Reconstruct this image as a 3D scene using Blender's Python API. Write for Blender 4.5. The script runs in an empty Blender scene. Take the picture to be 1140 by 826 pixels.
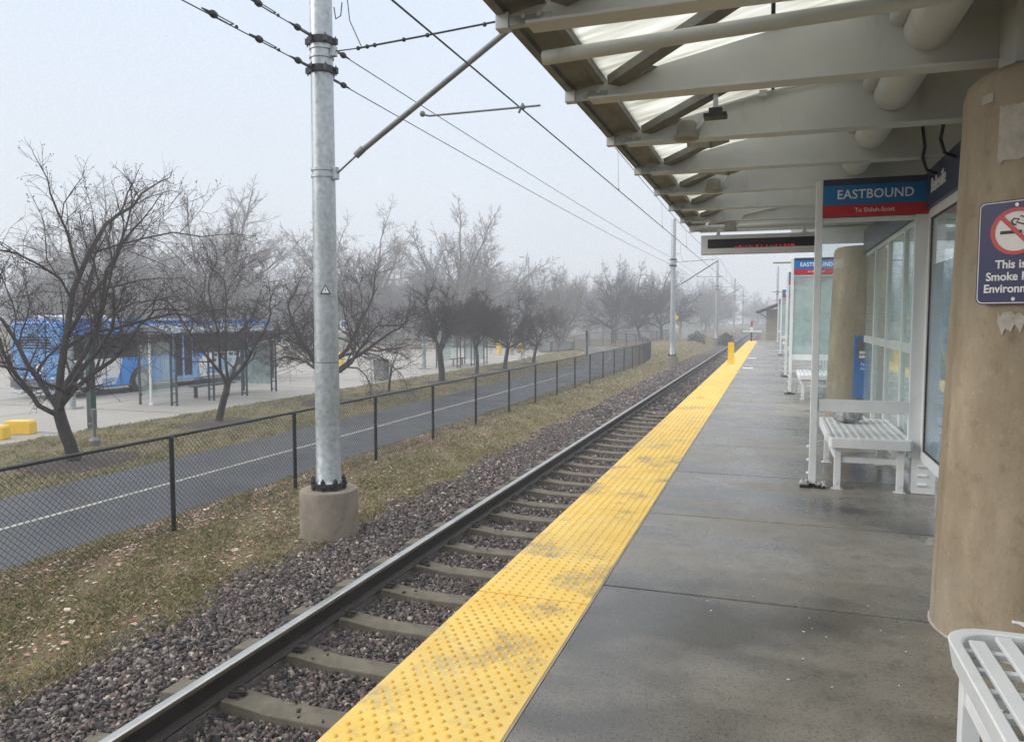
import bpy, math, random
import numpy as np
from mathutils import Vector, Matrix
R=math.radians; PI=math.pi
sc=bpy.context.scene; col=sc.collection
rnd=random.Random(7)

# ------------------------------------------------------------------ helpers
class MB:
    def __init__(s): s.v=[]; s.f=[]
    def add(s,vs,fs):
        n=len(s.v); s.v+= [tuple(v) for v in vs]; s.f+=[tuple(i+n for i in f) for f in fs]; return s
    def box(s,x0,x1,y0,y1,z0,z1):
        return s.add([(x0,y0,z0),(x1,y0,z0),(x1,y1,z0),(x0,y1,z0),(x0,y0,z1),(x1,y0,z1),(x1,y1,z1),(x0,y1,z1)],
            [(0,3,2,1),(4,5,6,7),(0,1,5,4),(1,2,6,5),(2,3,7,6),(3,0,4,7)])
    def bar(s,p,q,w,h,up=(0,0,1)):
        p=Vector(p);q=Vector(q);d=(q-p).normalized();up=Vector(up)
        if abs(d.dot(up))>.98: up=Vector((0,1,0))
        a=d.cross(up).normalized()*w/2; b=a.cross(d).normalized()*h/2
        vs=[p-a-b,p+a-b,p+a+b,p-a+b,q-a-b,q+a-b,q+a+b,q-a+b]
        return s.add(vs,[(0,1,2,3),(7,6,5,4),(0,4,5,1),(1,5,6,2),(2,6,7,3),(3,7,4,0)])
    def tube(s,pts,r,n=8,cap=True):
        pts=[Vector(p) for p in pts]; m=len(pts)
        rs=list(r) if isinstance(r,(list,tuple)) else [r]*m
        base=len(s.v); prev=None
        for i,p in enumerate(pts):
            if i==0: d=pts[1]-p
            elif i==m-1: d=p-pts[i-1]
            else: d=(pts[i+1]-pts[i-1])
            d=d.normalized()
            if prev is None:
                a=d.cross(Vector((0,0,1)))
                if a.length<.05: a=d.cross(Vector((0,1,0)))
            else: a=prev-d*prev.dot(d)
            a=a.normalized(); prev=a; b=d.cross(a)
            for k in range(n):
                t=2*PI*k/n; s.v.append(tuple(p+(a*math.cos(t)+b*math.sin(t))*rs[i]))
        for i in range(m-1):
            for k in range(n):
                k2=(k+1)%n; o=base+i*n
                s.f.append((o+k,o+k2,o+n+k2,o+n+k))
        if cap:
            s.f.append(tuple(base+k for k in range(n))[::-1]); s.f.append(tuple(base+(m-1)*n+k for k in range(n)))
        return s
    def cyl(s,c,r,z0,z1,n=24,r2=None):
        return s.tube([(c[0],c[1],z0),(c[0],c[1],z1)],[r,r if r2 is None else r2],n)
    def lathe(s,c,prof,n=24):
        base=len(s.v)
        for (r,z) in prof:
            for k in range(n): s.v.append((c[0]+r*math.cos(2*PI*k/n),c[1]+r*math.sin(2*PI*k/n),c[2]+z))
        for i in range(len(prof)-1):
            for k in range(n):
                k2=(k+1)%n;o=base+i*n; s.f.append((o+k,o+k2,o+n+k2,o+n+k))
        s.f.append(tuple(base+k for k in range(n))[::-1]); s.f.append(tuple(base+(len(prof)-1)*n+k for k in range(n)))
        return s
    def prism(s,poly,axis,a,b):
        # poly in the two other axes (order kept x,y,z), extruded along axis from a to b
        def P(u,v,w): return {'x':(w,u,v),'y':(u,w,v),'z':(u,v,w)}[axis]
        n=len(poly); vs=[P(u,v,a) for u,v in poly]+[P(u,v,b) for u,v in poly]
        return s.add(vs,[tuple(range(n))[::-1],tuple(range(n,2*n))]+[(i,(i+1)%n,n+(i+1)%n,n+i) for i in range(n)])
    def ball(s,c,r,n=8,m=6,sc_=(1,1,1)):
        prof=[(max(1e-4,r*math.sin(PI*i/m)),-r*math.cos(PI*i/m)) for i in range(m+1)]
        b=len(s.v); s.lathe((0,0,0),prof,n)
        for i in range(b,len(s.v)):
            v=s.v[i]; s.v[i]=(c[0]+v[0]*sc_[0],c[1]+v[1]*sc_[1],c[2]+v[2]*sc_[2])
        return s
    def build(s,name,mat,parent=None,smooth=None,bevel=0,loc=None):
        me=bpy.data.meshes.new(name); me.from_pydata(s.v,[],s.f); me.update()
        import bmesh
        if len(s.v)<15000: bm=bmesh.new(); bm.from_mesh(me); bmesh.ops.recalc_face_normals(bm,faces=bm.faces); bm.to_mesh(me); bm.free()
        o=bpy.data.objects.new(name,me); col.objects.link(o)
        if mat: me.materials.append(mat)
        if smooth: me.shade_smooth(); me.set_sharp_from_angle(angle=R(smooth))
        if bevel:
            m=o.modifiers.new('b','BEVEL'); m.width=bevel; m.segments=2; m.limit_method='ANGLE'; m.angle_limit=R(40)
        if parent: o.parent=parent
        if loc: o.location=loc
        return o

def np_mesh(name,V,F,mat,parent=None,smooth=False):
    """V (n,3) F (m,k) numpy -> object"""
    me=bpy.data.meshes.new(name); k=F.shape[1]
    me.vertices.add(len(V)); me.vertices.foreach_set('co',V.astype(np.float32).ravel())
    me.loops.add(F.size); me.loops.foreach_set('vertex_index',F.astype(np.int32).ravel())
    me.polygons.add(len(F)); me.polygons.foreach_set('loop_start',np.arange(0,F.size,k,dtype=np.int32))
    me.polygons.foreach_set('loop_total',np.full(len(F),k,dtype=np.int32))
    me.update(calc_edges=True); me.validate()
    if smooth: me.shade_smooth()
    if mat: me.materials.append(mat)
    o=bpy.data.objects.new(name,me); col.objects.link(o)
    if parent: o.parent=parent
    return o

def tag(o,label=None,cat=None,group=None,kind=None):
    if label: o['label']=label
    if cat: o['category']=cat
    if group: o['group']=group
    if kind: o['kind']=kind
    return o
def thing(name,label,cat,loc=(0,0,0),rz=0,group=None):
    o=bpy.data.objects.new(name,None); col.objects.link(o); o.location=loc; o.rotation_euler=(0,0,rz)
    o.empty_display_size=.2
    return tag(o,label,cat,group)
def copy_tree(o,parent=None,kids=None):
    c=o.copy(); col.objects.link(c); c.parent=parent
    for ch in [x for x in ALLKIDS.get(o.name,[])]: copy_tree(ch,c)
    return c
ALLKIDS={}
def index_kids():
    ALLKIDS.clear()
    for o in bpy.data.objects:
        if o.parent: ALLKIDS.setdefault(o.parent.name,[]).append(o)
def text(body,size,mat,parent,loc,rot,name='lettering',depth=.002,bold=0,sx=1,align='CENTER',sp=1):
    cu=bpy.data.curves.new(name,'FONT'); cu.body=body; cu.size=size; cu.extrude=depth; cu.offset=bold
    cu.align_x=align; cu.align_y='CENTER'; cu.space_character=sp; cu.resolution_u=3; cu.space_line=.95
    t=bpy.data.objects.new('tmp',cu); col.objects.link(t)
    bpy.context.view_layer.update()
    me=bpy.data.meshes.new_from_object(t.evaluated_get(bpy.context.evaluated_depsgraph_get()))
    bpy.data.objects.remove(t)
    me.name=name; me.materials.clear(); me.materials.append(mat)
    o=bpy.data.objects.new(name,me); col.objects.link(o); o.parent=parent; o.location=loc; o.rotation_euler=rot; o.scale=(sx,1,1)
    return o

# ------------------------------------------------------------------ materials
def mat(name,c,rough=.7,metal=0,var=.15,scale=4,c2=None,bump=0,bscale=40,spec=None,island=0,detail=4,coat=0,dist=.01,rvar=0,stretch=None):
    m=bpy.data.materials.new(name); m.use_nodes=True; nt=m.node_tree; N=nt.nodes; L=nt.links
    b=N['Principled BSDF']; b.inputs['Roughness'].default_value=rough; b.inputs['Metallic'].default_value=metal
    if spec is not None: b.inputs['Specular IOR Level'].default_value=spec
    if coat: b.inputs['Coat Weight'].default_value=coat; b.inputs['Coat Roughness'].default_value=.15
    tc=N.new('ShaderNodeTexCoord'); vec=tc.outputs['Object']
    if stretch:
        mp=N.new('ShaderNodeMapping'); mp.inputs['Scale'].default_value=stretch; L.new(vec,mp.inputs['Vector']); vec=mp.outputs['Vector']
    nz=N.new('ShaderNodeTexNoise'); nz.inputs['Scale'].default_value=scale; nz.inputs['Detail'].default_value=detail; nz.inputs['Roughness'].default_value=.6
    L.new(vec,nz.inputs['Vector'])
    if c2 is None: a_=tuple(x*(1-var) for x in c); b_=tuple(min(1,x*(1+var)) for x in c)
    else: a_,b_=c,c2
    rp=N.new('ShaderNodeValToRGB'); rp.color_ramp.elements[0].position=.32; rp.color_ramp.elements[1].position=.68
    rp.color_ramp.elements[0].color=(*a_,1); rp.color_ramp.elements[1].color=(*b_,1)
    L.new(nz.outputs['Fac'],rp.inputs['Fac']); out=rp.outputs['Color']
    if island:
        g=N.new('ShaderNodeNewGeometry'); mu=N.new('ShaderNodeMapRange'); mu.inputs['To Min'].default_value=1-island; mu.inputs['To Max'].default_value=1+island
        L.new(g.outputs['Random Per Island'],mu.inputs['Value'])
        mx=N.new('ShaderNodeMix'); mx.data_type='RGBA'; mx.blend_type='MULTIPLY'; mx.inputs[0].default_value=1
        L.new(out,mx.inputs[6]); cc=N.new('ShaderNodeCombineColor')
        for i in range(3): L.new(mu.outputs[0],cc.inputs[i])
        L.new(cc.outputs[0],mx.inputs[7]); out=mx.outputs[2]
    L.new(out,b.inputs['Base Color'])
    if rvar:
        mr=N.new('ShaderNodeMapRange'); mr.inputs['From Min'].default_value=.35; mr.inputs['From Max'].default_value=.65
        mr.inputs['To Min'].default_value=max(.03,rough-rvar); mr.inputs['To Max'].default_value=min(1,rough+rvar)
        L.new(nz.outputs['Fac'],mr.inputs['Value']); L.new(mr.outputs[0],b.inputs['Roughness'])
    if bump:
        n2=N.new('ShaderNodeTexNoise'); n2.inputs['Scale'].default_value=bscale; n2.inputs['Detail'].default_value=5; L.new(vec,n2.inputs['Vector'])
        bp=N.new('ShaderNodeBump'); bp.inputs['Strength'].default_value=bump; bp.inputs['Distance'].default_value=dist
        L.new(n2.outputs['Fac'],bp.inputs['Height']); L.new(bp.outputs[0],b.inputs['Normal'])
    return m
def ramp_island(m,cols):
    """colour by random per island"""
    nt=m.node_tree; N=nt.nodes; L=nt.links; b=N['Principled BSDF']
    g=N.new('ShaderNodeNewGeometry'); rp=N.new('ShaderNodeValToRGB'); e=rp.color_ramp.elements
    while len(e)<len(cols): e.new(.5)
    for i,(p,c) in enumerate(cols): e[i].position=p; e[i].color=(*c,1)
    rp.color_ramp.interpolation='LINEAR'
    L.new(g.outputs['Random Per Island'],rp.inputs['Fac']); L.new(rp.outputs[0],b.inputs['Base Color'])
def layer(m,color,scale,lo,hi,amount=1,detail=5,stretch=None,rough=None,dim=None):
    """blend blotches of another colour (stains, wear) over the base colour"""
    nt=m.node_tree; N=nt.nodes; L=nt.links; b=N['Principled BSDF']
    src=b.inputs['Base Color'].links[0].from_socket
    tc=N.new('ShaderNodeTexCoord'); mp=N.new('ShaderNodeMapping'); L.new(tc.outputs['Object'],mp.inputs[0])
    mp.inputs['Location'].default_value=(scale*1.7,3.1,scale)
    if stretch: mp.inputs['Scale'].default_value=stretch
    nz=N.new('ShaderNodeTexNoise'); nz.inputs['Scale'].default_value=scale; nz.inputs['Detail'].default_value=detail; nz.inputs['Roughness'].default_value=.65
    L.new(mp.outputs[0],nz.inputs['Vector'])
    mr=N.new('ShaderNodeMapRange'); mr.inputs['From Min'].default_value=lo; mr.inputs['From Max'].default_value=hi; mr.inputs['To Max'].default_value=amount
    L.new(nz.outputs['Fac'],mr.inputs['Value'])
    mx=N.new('ShaderNodeMix'); mx.data_type='RGBA'; L.new(mr.outputs[0],mx.inputs[0]); L.new(src,mx.inputs[6]); mx.inputs[7].default_value=(*color,1)
    L.new(mx.outputs[2],b.inputs['Base Color'])
    if rough is not None:
        m2=N.new('ShaderNodeMix'); m2.data_type='FLOAT'; L.new(mr.outputs[0],m2.inputs[0])
        rs=b.inputs['Roughness']
        if rs.links: L.new(rs.links[0].from_socket,m2.inputs[2])
        else: m2.inputs[2].default_value=rs.default_value
        m2.inputs[3].default_value=rough; L.new(m2.outputs[0],rs)
    return m
M={}
M['slab']=mat('wet_concrete',(.175,.158,.128),.36,var=.12,scale=1.1,c2=(.30,.272,.225),bump=.25,bscale=120,dist=.004,rvar=.16)
layer(M['slab'],(.34,.325,.29),1.7,.50,.72,.6,detail=7)
layer(M['slab'],(.052,.048,.041),.75,.44,.60,.85,detail=3,rough=.14,stretch=(.6,1,1))
layer(M['slab'],(.34,.33,.30),130,.60,.70,.6,detail=2)
layer(M['slab'],(.06,.056,.05),9,.52,.72,.5,detail=6)
layer(M['slab'],(.045,.042,.038),70,.54,.64,.7,detail=3)
M['slab_side']=mat('platform_side',(.2,.19,.17),.9,var=.2,bump=.3)
M['yellow']=mat('tactile_yellow',(.78,.50,.085),.6,scale=2.5,c2=(.86,.62,.16),bump=.12,bscale=150,dist=.003)
layer(M['yellow'],(.22,.20,.165),1.9,.55,.67,.85,detail=7)
layer(M['yellow'],(.45,.38,.22),.8,.5,.7,.4)
layer(M['yellow'],(.80,.60,.22),9,.5,.72,.5)
layer(M['yellow'],(.3,.22,.08),30,.62,.75,.5)
M['dome']=mat('tactile_dome',(.66,.38,.04),.55,scale=5,c2=(.80,.50,.08))
layer(M['dome'],(.25,.21,.15),1.6,.60,.74,.55)
M['stone']=mat('ballast_stone',(.12,.1,.1),.85,bump=.3,bscale=60,dist=.004)
ramp_island(M['stone'],[(0,(.018,.015,.015)),(.3,(.06,.049,.048)),(.5,(.145,.105,.098)),(.65,(.085,.080,.082)),(.82,(.19,.145,.125)),(.94,(.25,.23,.21)),(1,(.50,.42,.34))])
M['ballast_bed']=mat('ballast_bed',(.05,.043,.044),.95,scale=30,c2=(.12,.10,.10),bump=.9,bscale=45,dist=.03)
M['sleeper']=mat('sleeper_concrete',(.095,.083,.06),.85,scale=6,c2=(.17,.15,.11),bump=.25,bscale=70)
layer(M['sleeper'],(.1,.07,.045),9,.55,.72,.6)
M['rail']=mat('rail_rust',(.014,.011,.010),.6,scale=8,c2=(.034,.024,.018),bump=.2,bscale=60)
M['rail_top']=mat('rail_polished',(.42,.41,.38),.28,metal=1,scale=3,c2=(.6,.59,.56))
M['rail_side']=mat('rail_head_side',(.15,.13,.10),.5,metal=.3,scale=7,c2=(.26,.23,.18))
M['soil']=mat('ground_soil',(.115,.09,.045),.95,scale=.8,c2=(.16,.14,.06),bump=.6,bscale=25,dist=.03)
layer(M['soil'],(.2,.155,.085),.35,.45,.6,.7)
layer(M['soil'],(.075,.085,.028),1.3,.5,.65,.7)
layer(M['soil'],(.06,.042,.026),18,.52,.66,.7)
M['blade']=mat('grass_blade',(.1,.1,.04),.8)
ramp_island(M['blade'],[(0,(.05,.09,.018)),(.22,(.13,.17,.035)),(.36,(.25,.22,.09)),(.66,(.46,.38,.22)),(.80,(.13,.075,.045)),(1,(.58,.49,.32))])
M['straw']=mat('dry_straw',(.3,.25,.14),.9)
ramp_island(M['straw'],[(0,(.16,.12,.06)),(.4,(.36,.30,.17)),(.8,(.50,.43,.27)),(1,(.6,.54,.38))])
M['leaf']=mat('dead_leaf',(.2,.1,.05),.8)
ramp_island(M['leaf'],[(0,(.08,.04,.03)),(.3,(.2,.10,.07)),(.55,(.38,.2,.13)),(.75,(.5,.36,.28)),(.9,(.62,.54,.47)),(1,(.13,.08,.06))])
M['asphalt']=mat('path_asphalt',(.040,.042,.046),.5,scale=.6,c2=(.062,.065,.069),bump=.3,bscale=200,dist=.003,rvar=.1)
layer(M['asphalt'],(.10,.103,.105),1.2,.5,.8,.5)
layer(M['asphalt'],(.028,.028,.03),.5,.5,.62,.7,rough=.3)
layer(M['asphalt'],(.14,.14,.13),60,.62,.72,.5,detail=2)
M['paint_line']=mat('road_paint',(.36,.355,.31),.7,scale=7,var=.3)
layer(M['paint_line'],(.07,.07,.07),14,.5,.66,.7)
M['paint_white']=mat('white_marking',(.75,.75,.75),.6,var=.06)
M['lot']=mat('lot_concrete',(.30,.28,.25),.7,scale=.18,c2=(.36,.335,.30),bump=.15,bscale=60,rvar=.12)
layer(M['lot'],(.27,.25,.225),.35,.5,.68,.55,stretch=(1,.35,1))
layer(M['lot'],(.2,.19,.175),2.2,.62,.72,.35)
M['kerb']=mat('kerb_concrete',(.34,.29,.25),.85,scale=3)
M['mulch']=mat('mulch',(.035,.025,.021),.95,scale=25,c2=(.085,.062,.05),bump=.9,bscale=30,dist=.03)
M['mulch_red']=mat('bare_earth_mulch',(.24,.17,.10),.95,scale=2,c2=(.33,.25,.16),bump=.5)
M['galv']=mat('galvanised_steel',(.30,.33,.34),.42,metal=.55,scale=16,c2=(.50,.53,.54),bump=.06,bscale=30,detail=6,rvar=.1)
layer(M['galv'],(.22,.25,.26),4,.5,.7,.5,stretch=(1,1,.3))
M['steel_dark']=mat('dark_hardware',(.035,.036,.038),.55,metal=.5,scale=30,var=.4)
M['wire']=mat('wire_metal',(.05,.052,.055),.6,metal=.3)
M['pipe_grey']=mat('strut_grey',(.17,.175,.17),.55,metal=.4,scale=5)
M['fnd']=mat('foundation_concrete',(.18,.15,.115),.9,scale=3,c2=(.27,.235,.185),bump=.35,bscale=50)
layer(M['fnd'],(.1,.07,.05),5,.55,.7,.5)
M['fence']=mat('black_vinyl',(.008,.009,.010),.4,var=.3)
M['bark']=mat('tree_bark',(.026,.021,.018),.95,scale=12,c2=(.066,.055,.045),bump=.9,bscale=60,dist=.02,stretch=(1,1,.35))
layer(M['bark'],(.085,.105,.06),3,.56,.72,.5)
M['twig']=mat('twig_bark',(.030,.021,.021),.9,scale=5,c2=(.060,.041,.038))
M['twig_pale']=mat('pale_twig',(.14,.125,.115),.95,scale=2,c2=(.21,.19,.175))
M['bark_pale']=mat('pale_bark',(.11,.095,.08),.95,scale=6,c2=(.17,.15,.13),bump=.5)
M['berry']=mat('berry',(.055,.018,.014),.6,var=.4)
M['canopy']=mat('canopy_paint',(.50,.52,.53),.45,scale=1.5,c2=(.60,.615,.625))
layer(M['canopy'],(.24,.215,.17),4,.58,.78,.5,stretch=(1,1,.3))
M['canopy_dark']=mat('canopy_gutter',(.15,.147,.138),.6,scale=4,c2=(.23,.225,.21))
layer(M['canopy_dark'],(.1,.08,.06),7,.5,.7,.6,stretch=(1,.3,1))
M['deck']=mat('roof_deck',(.30,.295,.27),.7,scale=2)
M['gasket']=mat('black_gasket',(.01,.01,.01),.6)
M['white']=mat('white_powder_coat',(.68,.70,.71),.38,scale=4,c2=(.78,.80,.80))
layer(M['white'],(.5,.47,.42),7,.62,.78,.5)
M['fixture']=mat('fixture_grey',(.26,.25,.22),.6)
M['column']=mat('column_concrete',(.27,.215,.145),.85,scale=2.2,c2=(.47,.39,.285),bump=.5,bscale=70,dist=.006,stretch=(1,1,.45))
layer(M['column'],(.52,.47,.38),26,.58,.72,.5,detail=5)
layer(M['column'],(.20,.155,.10),1.6,.48,.70,.8,stretch=(1,1,.35))
layer(M['column'],(.16,.12,.075),11,.55,.72,.6,detail=6)
layer(M['column'],(.15,.115,.075),110,.6,.7,.5,detail=3)
layer(M['column'],(.30,.27,.22),.9,.5,.62,.5)
layer(M['column'],(.17,.13,.085),7,.56,.74,.55,detail=4,stretch=(1,1,.06))
M['patch']=mat('column_patch',(.36,.33,.29),.9,scale=14,c2=(.52,.49,.45),bump=.5,bscale=60)
M['sign_blue']=mat('sign_blue',(.008,.16,.42),.35,var=.06)
M['sign_red']=mat('sign_red',(.50,.022,.035),.35,var=.06)
M['sign_navy']=mat('sign_navy',(.012,.018,.10),.3,var=.05)
M['sign_slate']=mat('sign_slate',(.035,.045,.085),.4,var=.08)
M['sign_white']=mat('sign_white',(.82,.82,.82),.4,var=.02)
M['sign_black']=mat('sign_black',(.006,.006,.01),.4,var=.02)
M['symbol_red']=mat('symbol_red',(.62,.045,.05),.35,var=.03)
M['help_blue']=mat('help_panel_blue',(.02,.15,.47),.35,var=.08)
M['yellow_paint']=mat('yellow_paint',(.80,.50,.03),.5,scale=6,c2=(.88,.58,.05))
M['bus_blue']=mat('bus_blue',(.02,.26,.74),.28,var=.05,coat=.4)
M['bus_rear']=mat('bus_rear_blue',(.04,.19,.46),.35,scale=1.8,c2=(.14,.36,.66),coat=.3)
M['bus_white']=mat('bus_white',(.72,.74,.75),.3,var=.05,coat=.4)
M['bus_light']=mat('bus_light_blue',(.13,.30,.62),.3,scale=2,c2=(.28,.48,.78),coat=.4)
M['bus_roof']=mat('bus_roof_graphic',(.02,.17,.52),.3,scale=.9,c2=(.74,.76,.78),detail=1,coat=.3)
M['rubber']=mat('tyre_rubber',(.014,.014,.015),.85,bump=.3)
M['rim']=mat('wheel_rim',(.42,.42,.42),.35,metal=.8)
M['bumper']=mat('bumper_grey',(.12,.12,.12),.6)
M['lamp_red']=mat('tail_lamp',(.45,.02,.02),.3)
M['lamp_clear']=mat('head_lamp',(.75,.77,.78),.15)
M['green_post']=mat('green_painted_steel',(.018,.055,.05),.45,var=.2)
M['shelter_dark']=mat('shelter_frame',(.03,.048,.055),.45,var=.2)
M['shelter_roof']=mat('shelter_roof_panel',(.08,.10,.12),.4,scale=2,c2=(.28,.34,.40))
M['bin']=mat('perforated_bin',(.12,.13,.12),.7,scale=60,c2=(.30,.30,.28))
M['house']=mat('pale_siding',(.42,.43,.42),.8,scale=.6)
M['roof']=mat('shingles',(.13,.12,.12),.9,scale=5,bump=.4)
M['beige']=mat('beige_block',(.30,.26,.21),.85,scale=1.5,bump=.2)
M['bag']=mat('plastic_bag',(.26,.27,.27),.3,scale=20,c2=(.45,.46,.46),bump=1,bscale=25,dist=.03)
M['litter']=mat('bird_dropping',(.7,.7,.68),.8)
M['shrub']=mat('dark_shrub',(.03,.04,.025),.9)
M['foil']=mat('crumpled_sheet_metal',(.25,.23,.22),.45,metal=.4,scale=30,c2=(.55,.54,.52),bump=1,bscale=30,dist=.02)

def glass(name,tint,rough=.02,alpha=.25,base=None):
    m=bpy.data.materials.new(name); m.use_nodes=True; nt=m.node_tree; N=nt.nodes; L=nt.links
    out=N['Material Output']; N.remove(N['Principled BSDF'])
    tr=N.new('ShaderNodeBsdfTransparent'); tr.inputs[0].default_value=(*tint,1)
    gl=N.new('ShaderNodeBsdfGlossy'); gl.inputs['Roughness'].default_value=rough; gl.inputs[0].default_value=(.95,.97,1,1)
    lw=N.new('ShaderNodeLayerWeight'); lw.inputs[0].default_value=.5; pw=N.new('ShaderNodeMath'); pw.operation='POWER'; pw.inputs[1].default_value=5; L.new(lw.outputs['Facing'],pw.inputs[0])
    fr=N.new('ShaderNodeMath'); fr.operation='MULTIPLY_ADD'; fr.inputs[1].default_value=.85; fr.inputs[2].default_value=.045; L.new(pw.outputs[0],fr.inputs[0])
    df=N.new('ShaderNodeBsdfDiffuse'); df.inputs[0].default_value=(*(base or (.6,.65,.65)),1)
    tc=N.new('ShaderNodeTexCoord'); nz=N.new('ShaderNodeTexNoise'); nz.inputs['Scale'].default_value=3; nz.inputs['Detail'].default_value=6
    L.new(tc.outputs['Object'],nz.inputs['Vector']); mr=N.new('ShaderNodeMapRange'); mr.inputs['From Min'].default_value=.35; mr.inputs['From Max'].default_value=.75
    mr.inputs['To Min'].default_value=alpha*.4; mr.inputs['To Max'].default_value=alpha; L.new(nz.outputs['Fac'],mr.inputs['Value'])
    m1=N.new('ShaderNodeMixShader'); L.new(mr.outputs[0],m1.inputs[0]); L.new(tr.outputs[0],m1.inputs[1]); L.new(df.outputs[0],m1.inputs[2])
    m2=N.new('ShaderNodeMixShader'); L.new(fr.outputs[0],m2.inputs[0]); L.new(m1.outputs[0],m2.inputs[1]); L.new(gl.outputs[0],m2.inputs[2])
    L.new(m2.outputs[0],out.inputs[0]); return m
M['glass']=glass('windscreen_glass',(.92,.96,.955),.03,.10)
M['glass_frost']=glass('milky_glass',(.75,.85,.84),.08,.62,(.62,.70,.69))
M['glass_wall']=glass('wall_glass',(.88,.95,.94),.04,.5,(.72,.80,.79))
M['bus_glass']=mat('bus_dark_glass',(.012,.013,.016),.08,var=.1)
def panel_mat():
    m=bpy.data.materials.new('translucent_roof_panel'); m.use_nodes=True; nt=m.node_tree; N=nt.nodes; L=nt.links
    out=N['Material Output']; N.remove(N['Principled BSDF'])
    t=N.new('ShaderNodeBsdfTranslucent'); d=N.new('ShaderNodeBsdfDiffuse'); d.inputs[0].default_value=(.75,.75,.7,1)
    tc=N.new('ShaderNodeTexCoord'); mp=N.new('ShaderNodeMapping'); mp.inputs['Scale'].default_value=(.9,7,1); mp.inputs['Rotation'].default_value=(0,0,.5)
    L.new(tc.outputs['Object'],mp.inputs[0]); nz=N.new('ShaderNodeTexNoise'); nz.inputs['Scale'].default_value=2.2; nz.inputs['Detail'].default_value=7
    L.new(mp.outputs[0],nz.inputs['Vector']); rp=N.new('ShaderNodeValToRGB'); e=rp.color_ramp.elements
    e[0].position=.3;e[0].color=(.52,.51,.45,1);e[1].position=.64;e[1].color=(.86,.86,.82,1)
    L.new(nz.outputs['Fac'],rp.inputs[0]); L.new(rp.outputs[0],t.inputs[0])
    mx=N.new('ShaderNodeMixShader'); mx.inputs[0].default_value=.08; L.new(t.outputs[0],mx.inputs[1]); L.new(d.outputs[0],mx.inputs[2]); L.new(mx.outputs[0],out.inputs[0])
    return m
M['panel']=panel_mat()
def emit(name,c,s):
    m=bpy.data.materials.new(name); m.use_nodes=True; b=m.node_tree.nodes['Principled BSDF']
    b.inputs['Base Color'].default_value=(*c,1); b.inputs['Emission Color'].default_value=(*c,1); b.inputs['Emission Strength'].default_value=s; return m
M['led']=emit('red_led',(.9,.02,.05),.75)
M['led_face']=mat('led_face',(.012,.006,.008),.35)
M['glow_tube']=emit('reflection_glow',(1,1,.98),1.0)  # emission for the added strip that imitates a glass reflection
def poster_mat():
    m=mat('poster_print',(.10,.26,.50),.25,scale=2,c2=(.28,.46,.62)); nt=m.node_tree; N=nt.nodes; L=nt.links; b=N['Principled BSDF']
    src=b.inputs['Base Color'].links[0].from_socket
    tc=N.new('ShaderNodeTexCoord'); w=N.new('ShaderNodeTexWave'); w.inputs['Scale'].default_value=6; w.inputs['Distortion'].default_value=2.5; w.inputs['Detail'].default_value=2
    mp=N.new('ShaderNodeMapping'); mp.inputs['Rotation'].default_value=(.6,0,0); L.new(tc.outputs['Object'],mp.inputs[0]); L.new(mp.outputs[0],w.inputs['Vector']); w.bands_direction='Z'
    sp=N.new('ShaderNodeSeparateXYZ'); L.new(tc.outputs['Object'],sp.inputs[0])
    mr=N.new('ShaderNodeMapRange'); mr.inputs['From Min'].default_value=.75; mr.inputs['From Max'].default_value=.55; mr.inputs['To Max'].default_value=.75; L.new(sp.outputs['Z'],mr.inputs['Value'])
    mm=N.new('ShaderNodeMath'); mm.operation='MULTIPLY'; L.new(mr.outputs[0],mm.inputs[0]); L.new(w.outputs['Fac'],mm.inputs[1])
    mx=N.new('ShaderNodeMix'); mx.data_type='RGBA'; L.new(mm.outputs[0],mx.inputs[0]); L.new(src,mx.inputs[6]); mx.inputs[7].default_value=(.7,.76,.8,1); L.new(mx.outputs[2],b.inputs['Base Color'])
    return m
M['poster']=poster_mat()
M['cream']=mat('poster_cream',(.72,.62,.36),.4)

# ------------------------------------------------------------------ setting
PROF=[(-260,-1.62),(-76,-1.60),(-17.6,-1.60),(-17.4,-1.50),(-14,-1.45),(-11.95,-1.455),(-11.8,-1.475),(-8.5,-1.475),(-8.3,-1.44),(-7.7,-1.27),(-7.0,-1.20),(-5.6,-1.20),(-5.1,-1.20),(-4.4,-1.22),(-1.52,-1.225),(6.0,-1.18),(9,-1.15),(260,-1.15)]
PX=np.array([p[0] for p in PROF]); PZ=np.array([p[1] for p in PROF])
def rise(x,y):
    ss=lambda a,b,v: np.clip((v-a)/(b-a),0,1)**2*(3-2*np.clip((v-a)/(b-a),0,1))
    return .5*ss(50,64,y)*ss(-19,-14.5,x)*(1-ss(-7.2,-5.4,x))
def gz(x,y=0): return float(np.interp(x,PX,PZ)+rise(x,y))
mb=MB(); ys=[-60]+list(np.arange(-4,62,2.0))+[80,120,200,420]
xs=sorted(set([float(v) for v in PX]+[-20,-19,-18.5,-18,-17,-16,-15,-13,-12.5,-10.5,-9.5,-6.5,-6,-5.4])); rr=random.Random(3)
n=len(xs)
for y in ys:
    for x in xs:
        j=0
        if -17.3<x<-12 or -8<x<-5: j=rr.uniform(-.012,.012)
        mb.v.append((x,y,gz(x,y)+j))
for i in range(len(ys)-1):
    for k in range(n-1):
        a=i*n+k; mb.f.append((a,a+1,a+n+1,a+n))
tag(mb.build('ground',M['soil'],smooth=60),kind='structure')
# ballast bed
mb=MB()
mb.add([(-5.25,-6,-1.195),(-4.35,-6,-1.205),(-1.51,-6,-1.21),(-1.51,400,-1.21),(-4.35,400,-1.205),(-5.25,400,-1.195)],[(0,1,4,5),(1,2,3,4)])
tag(mb.build('ballast_bed',M['ballast_bed']),kind='structure')
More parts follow.
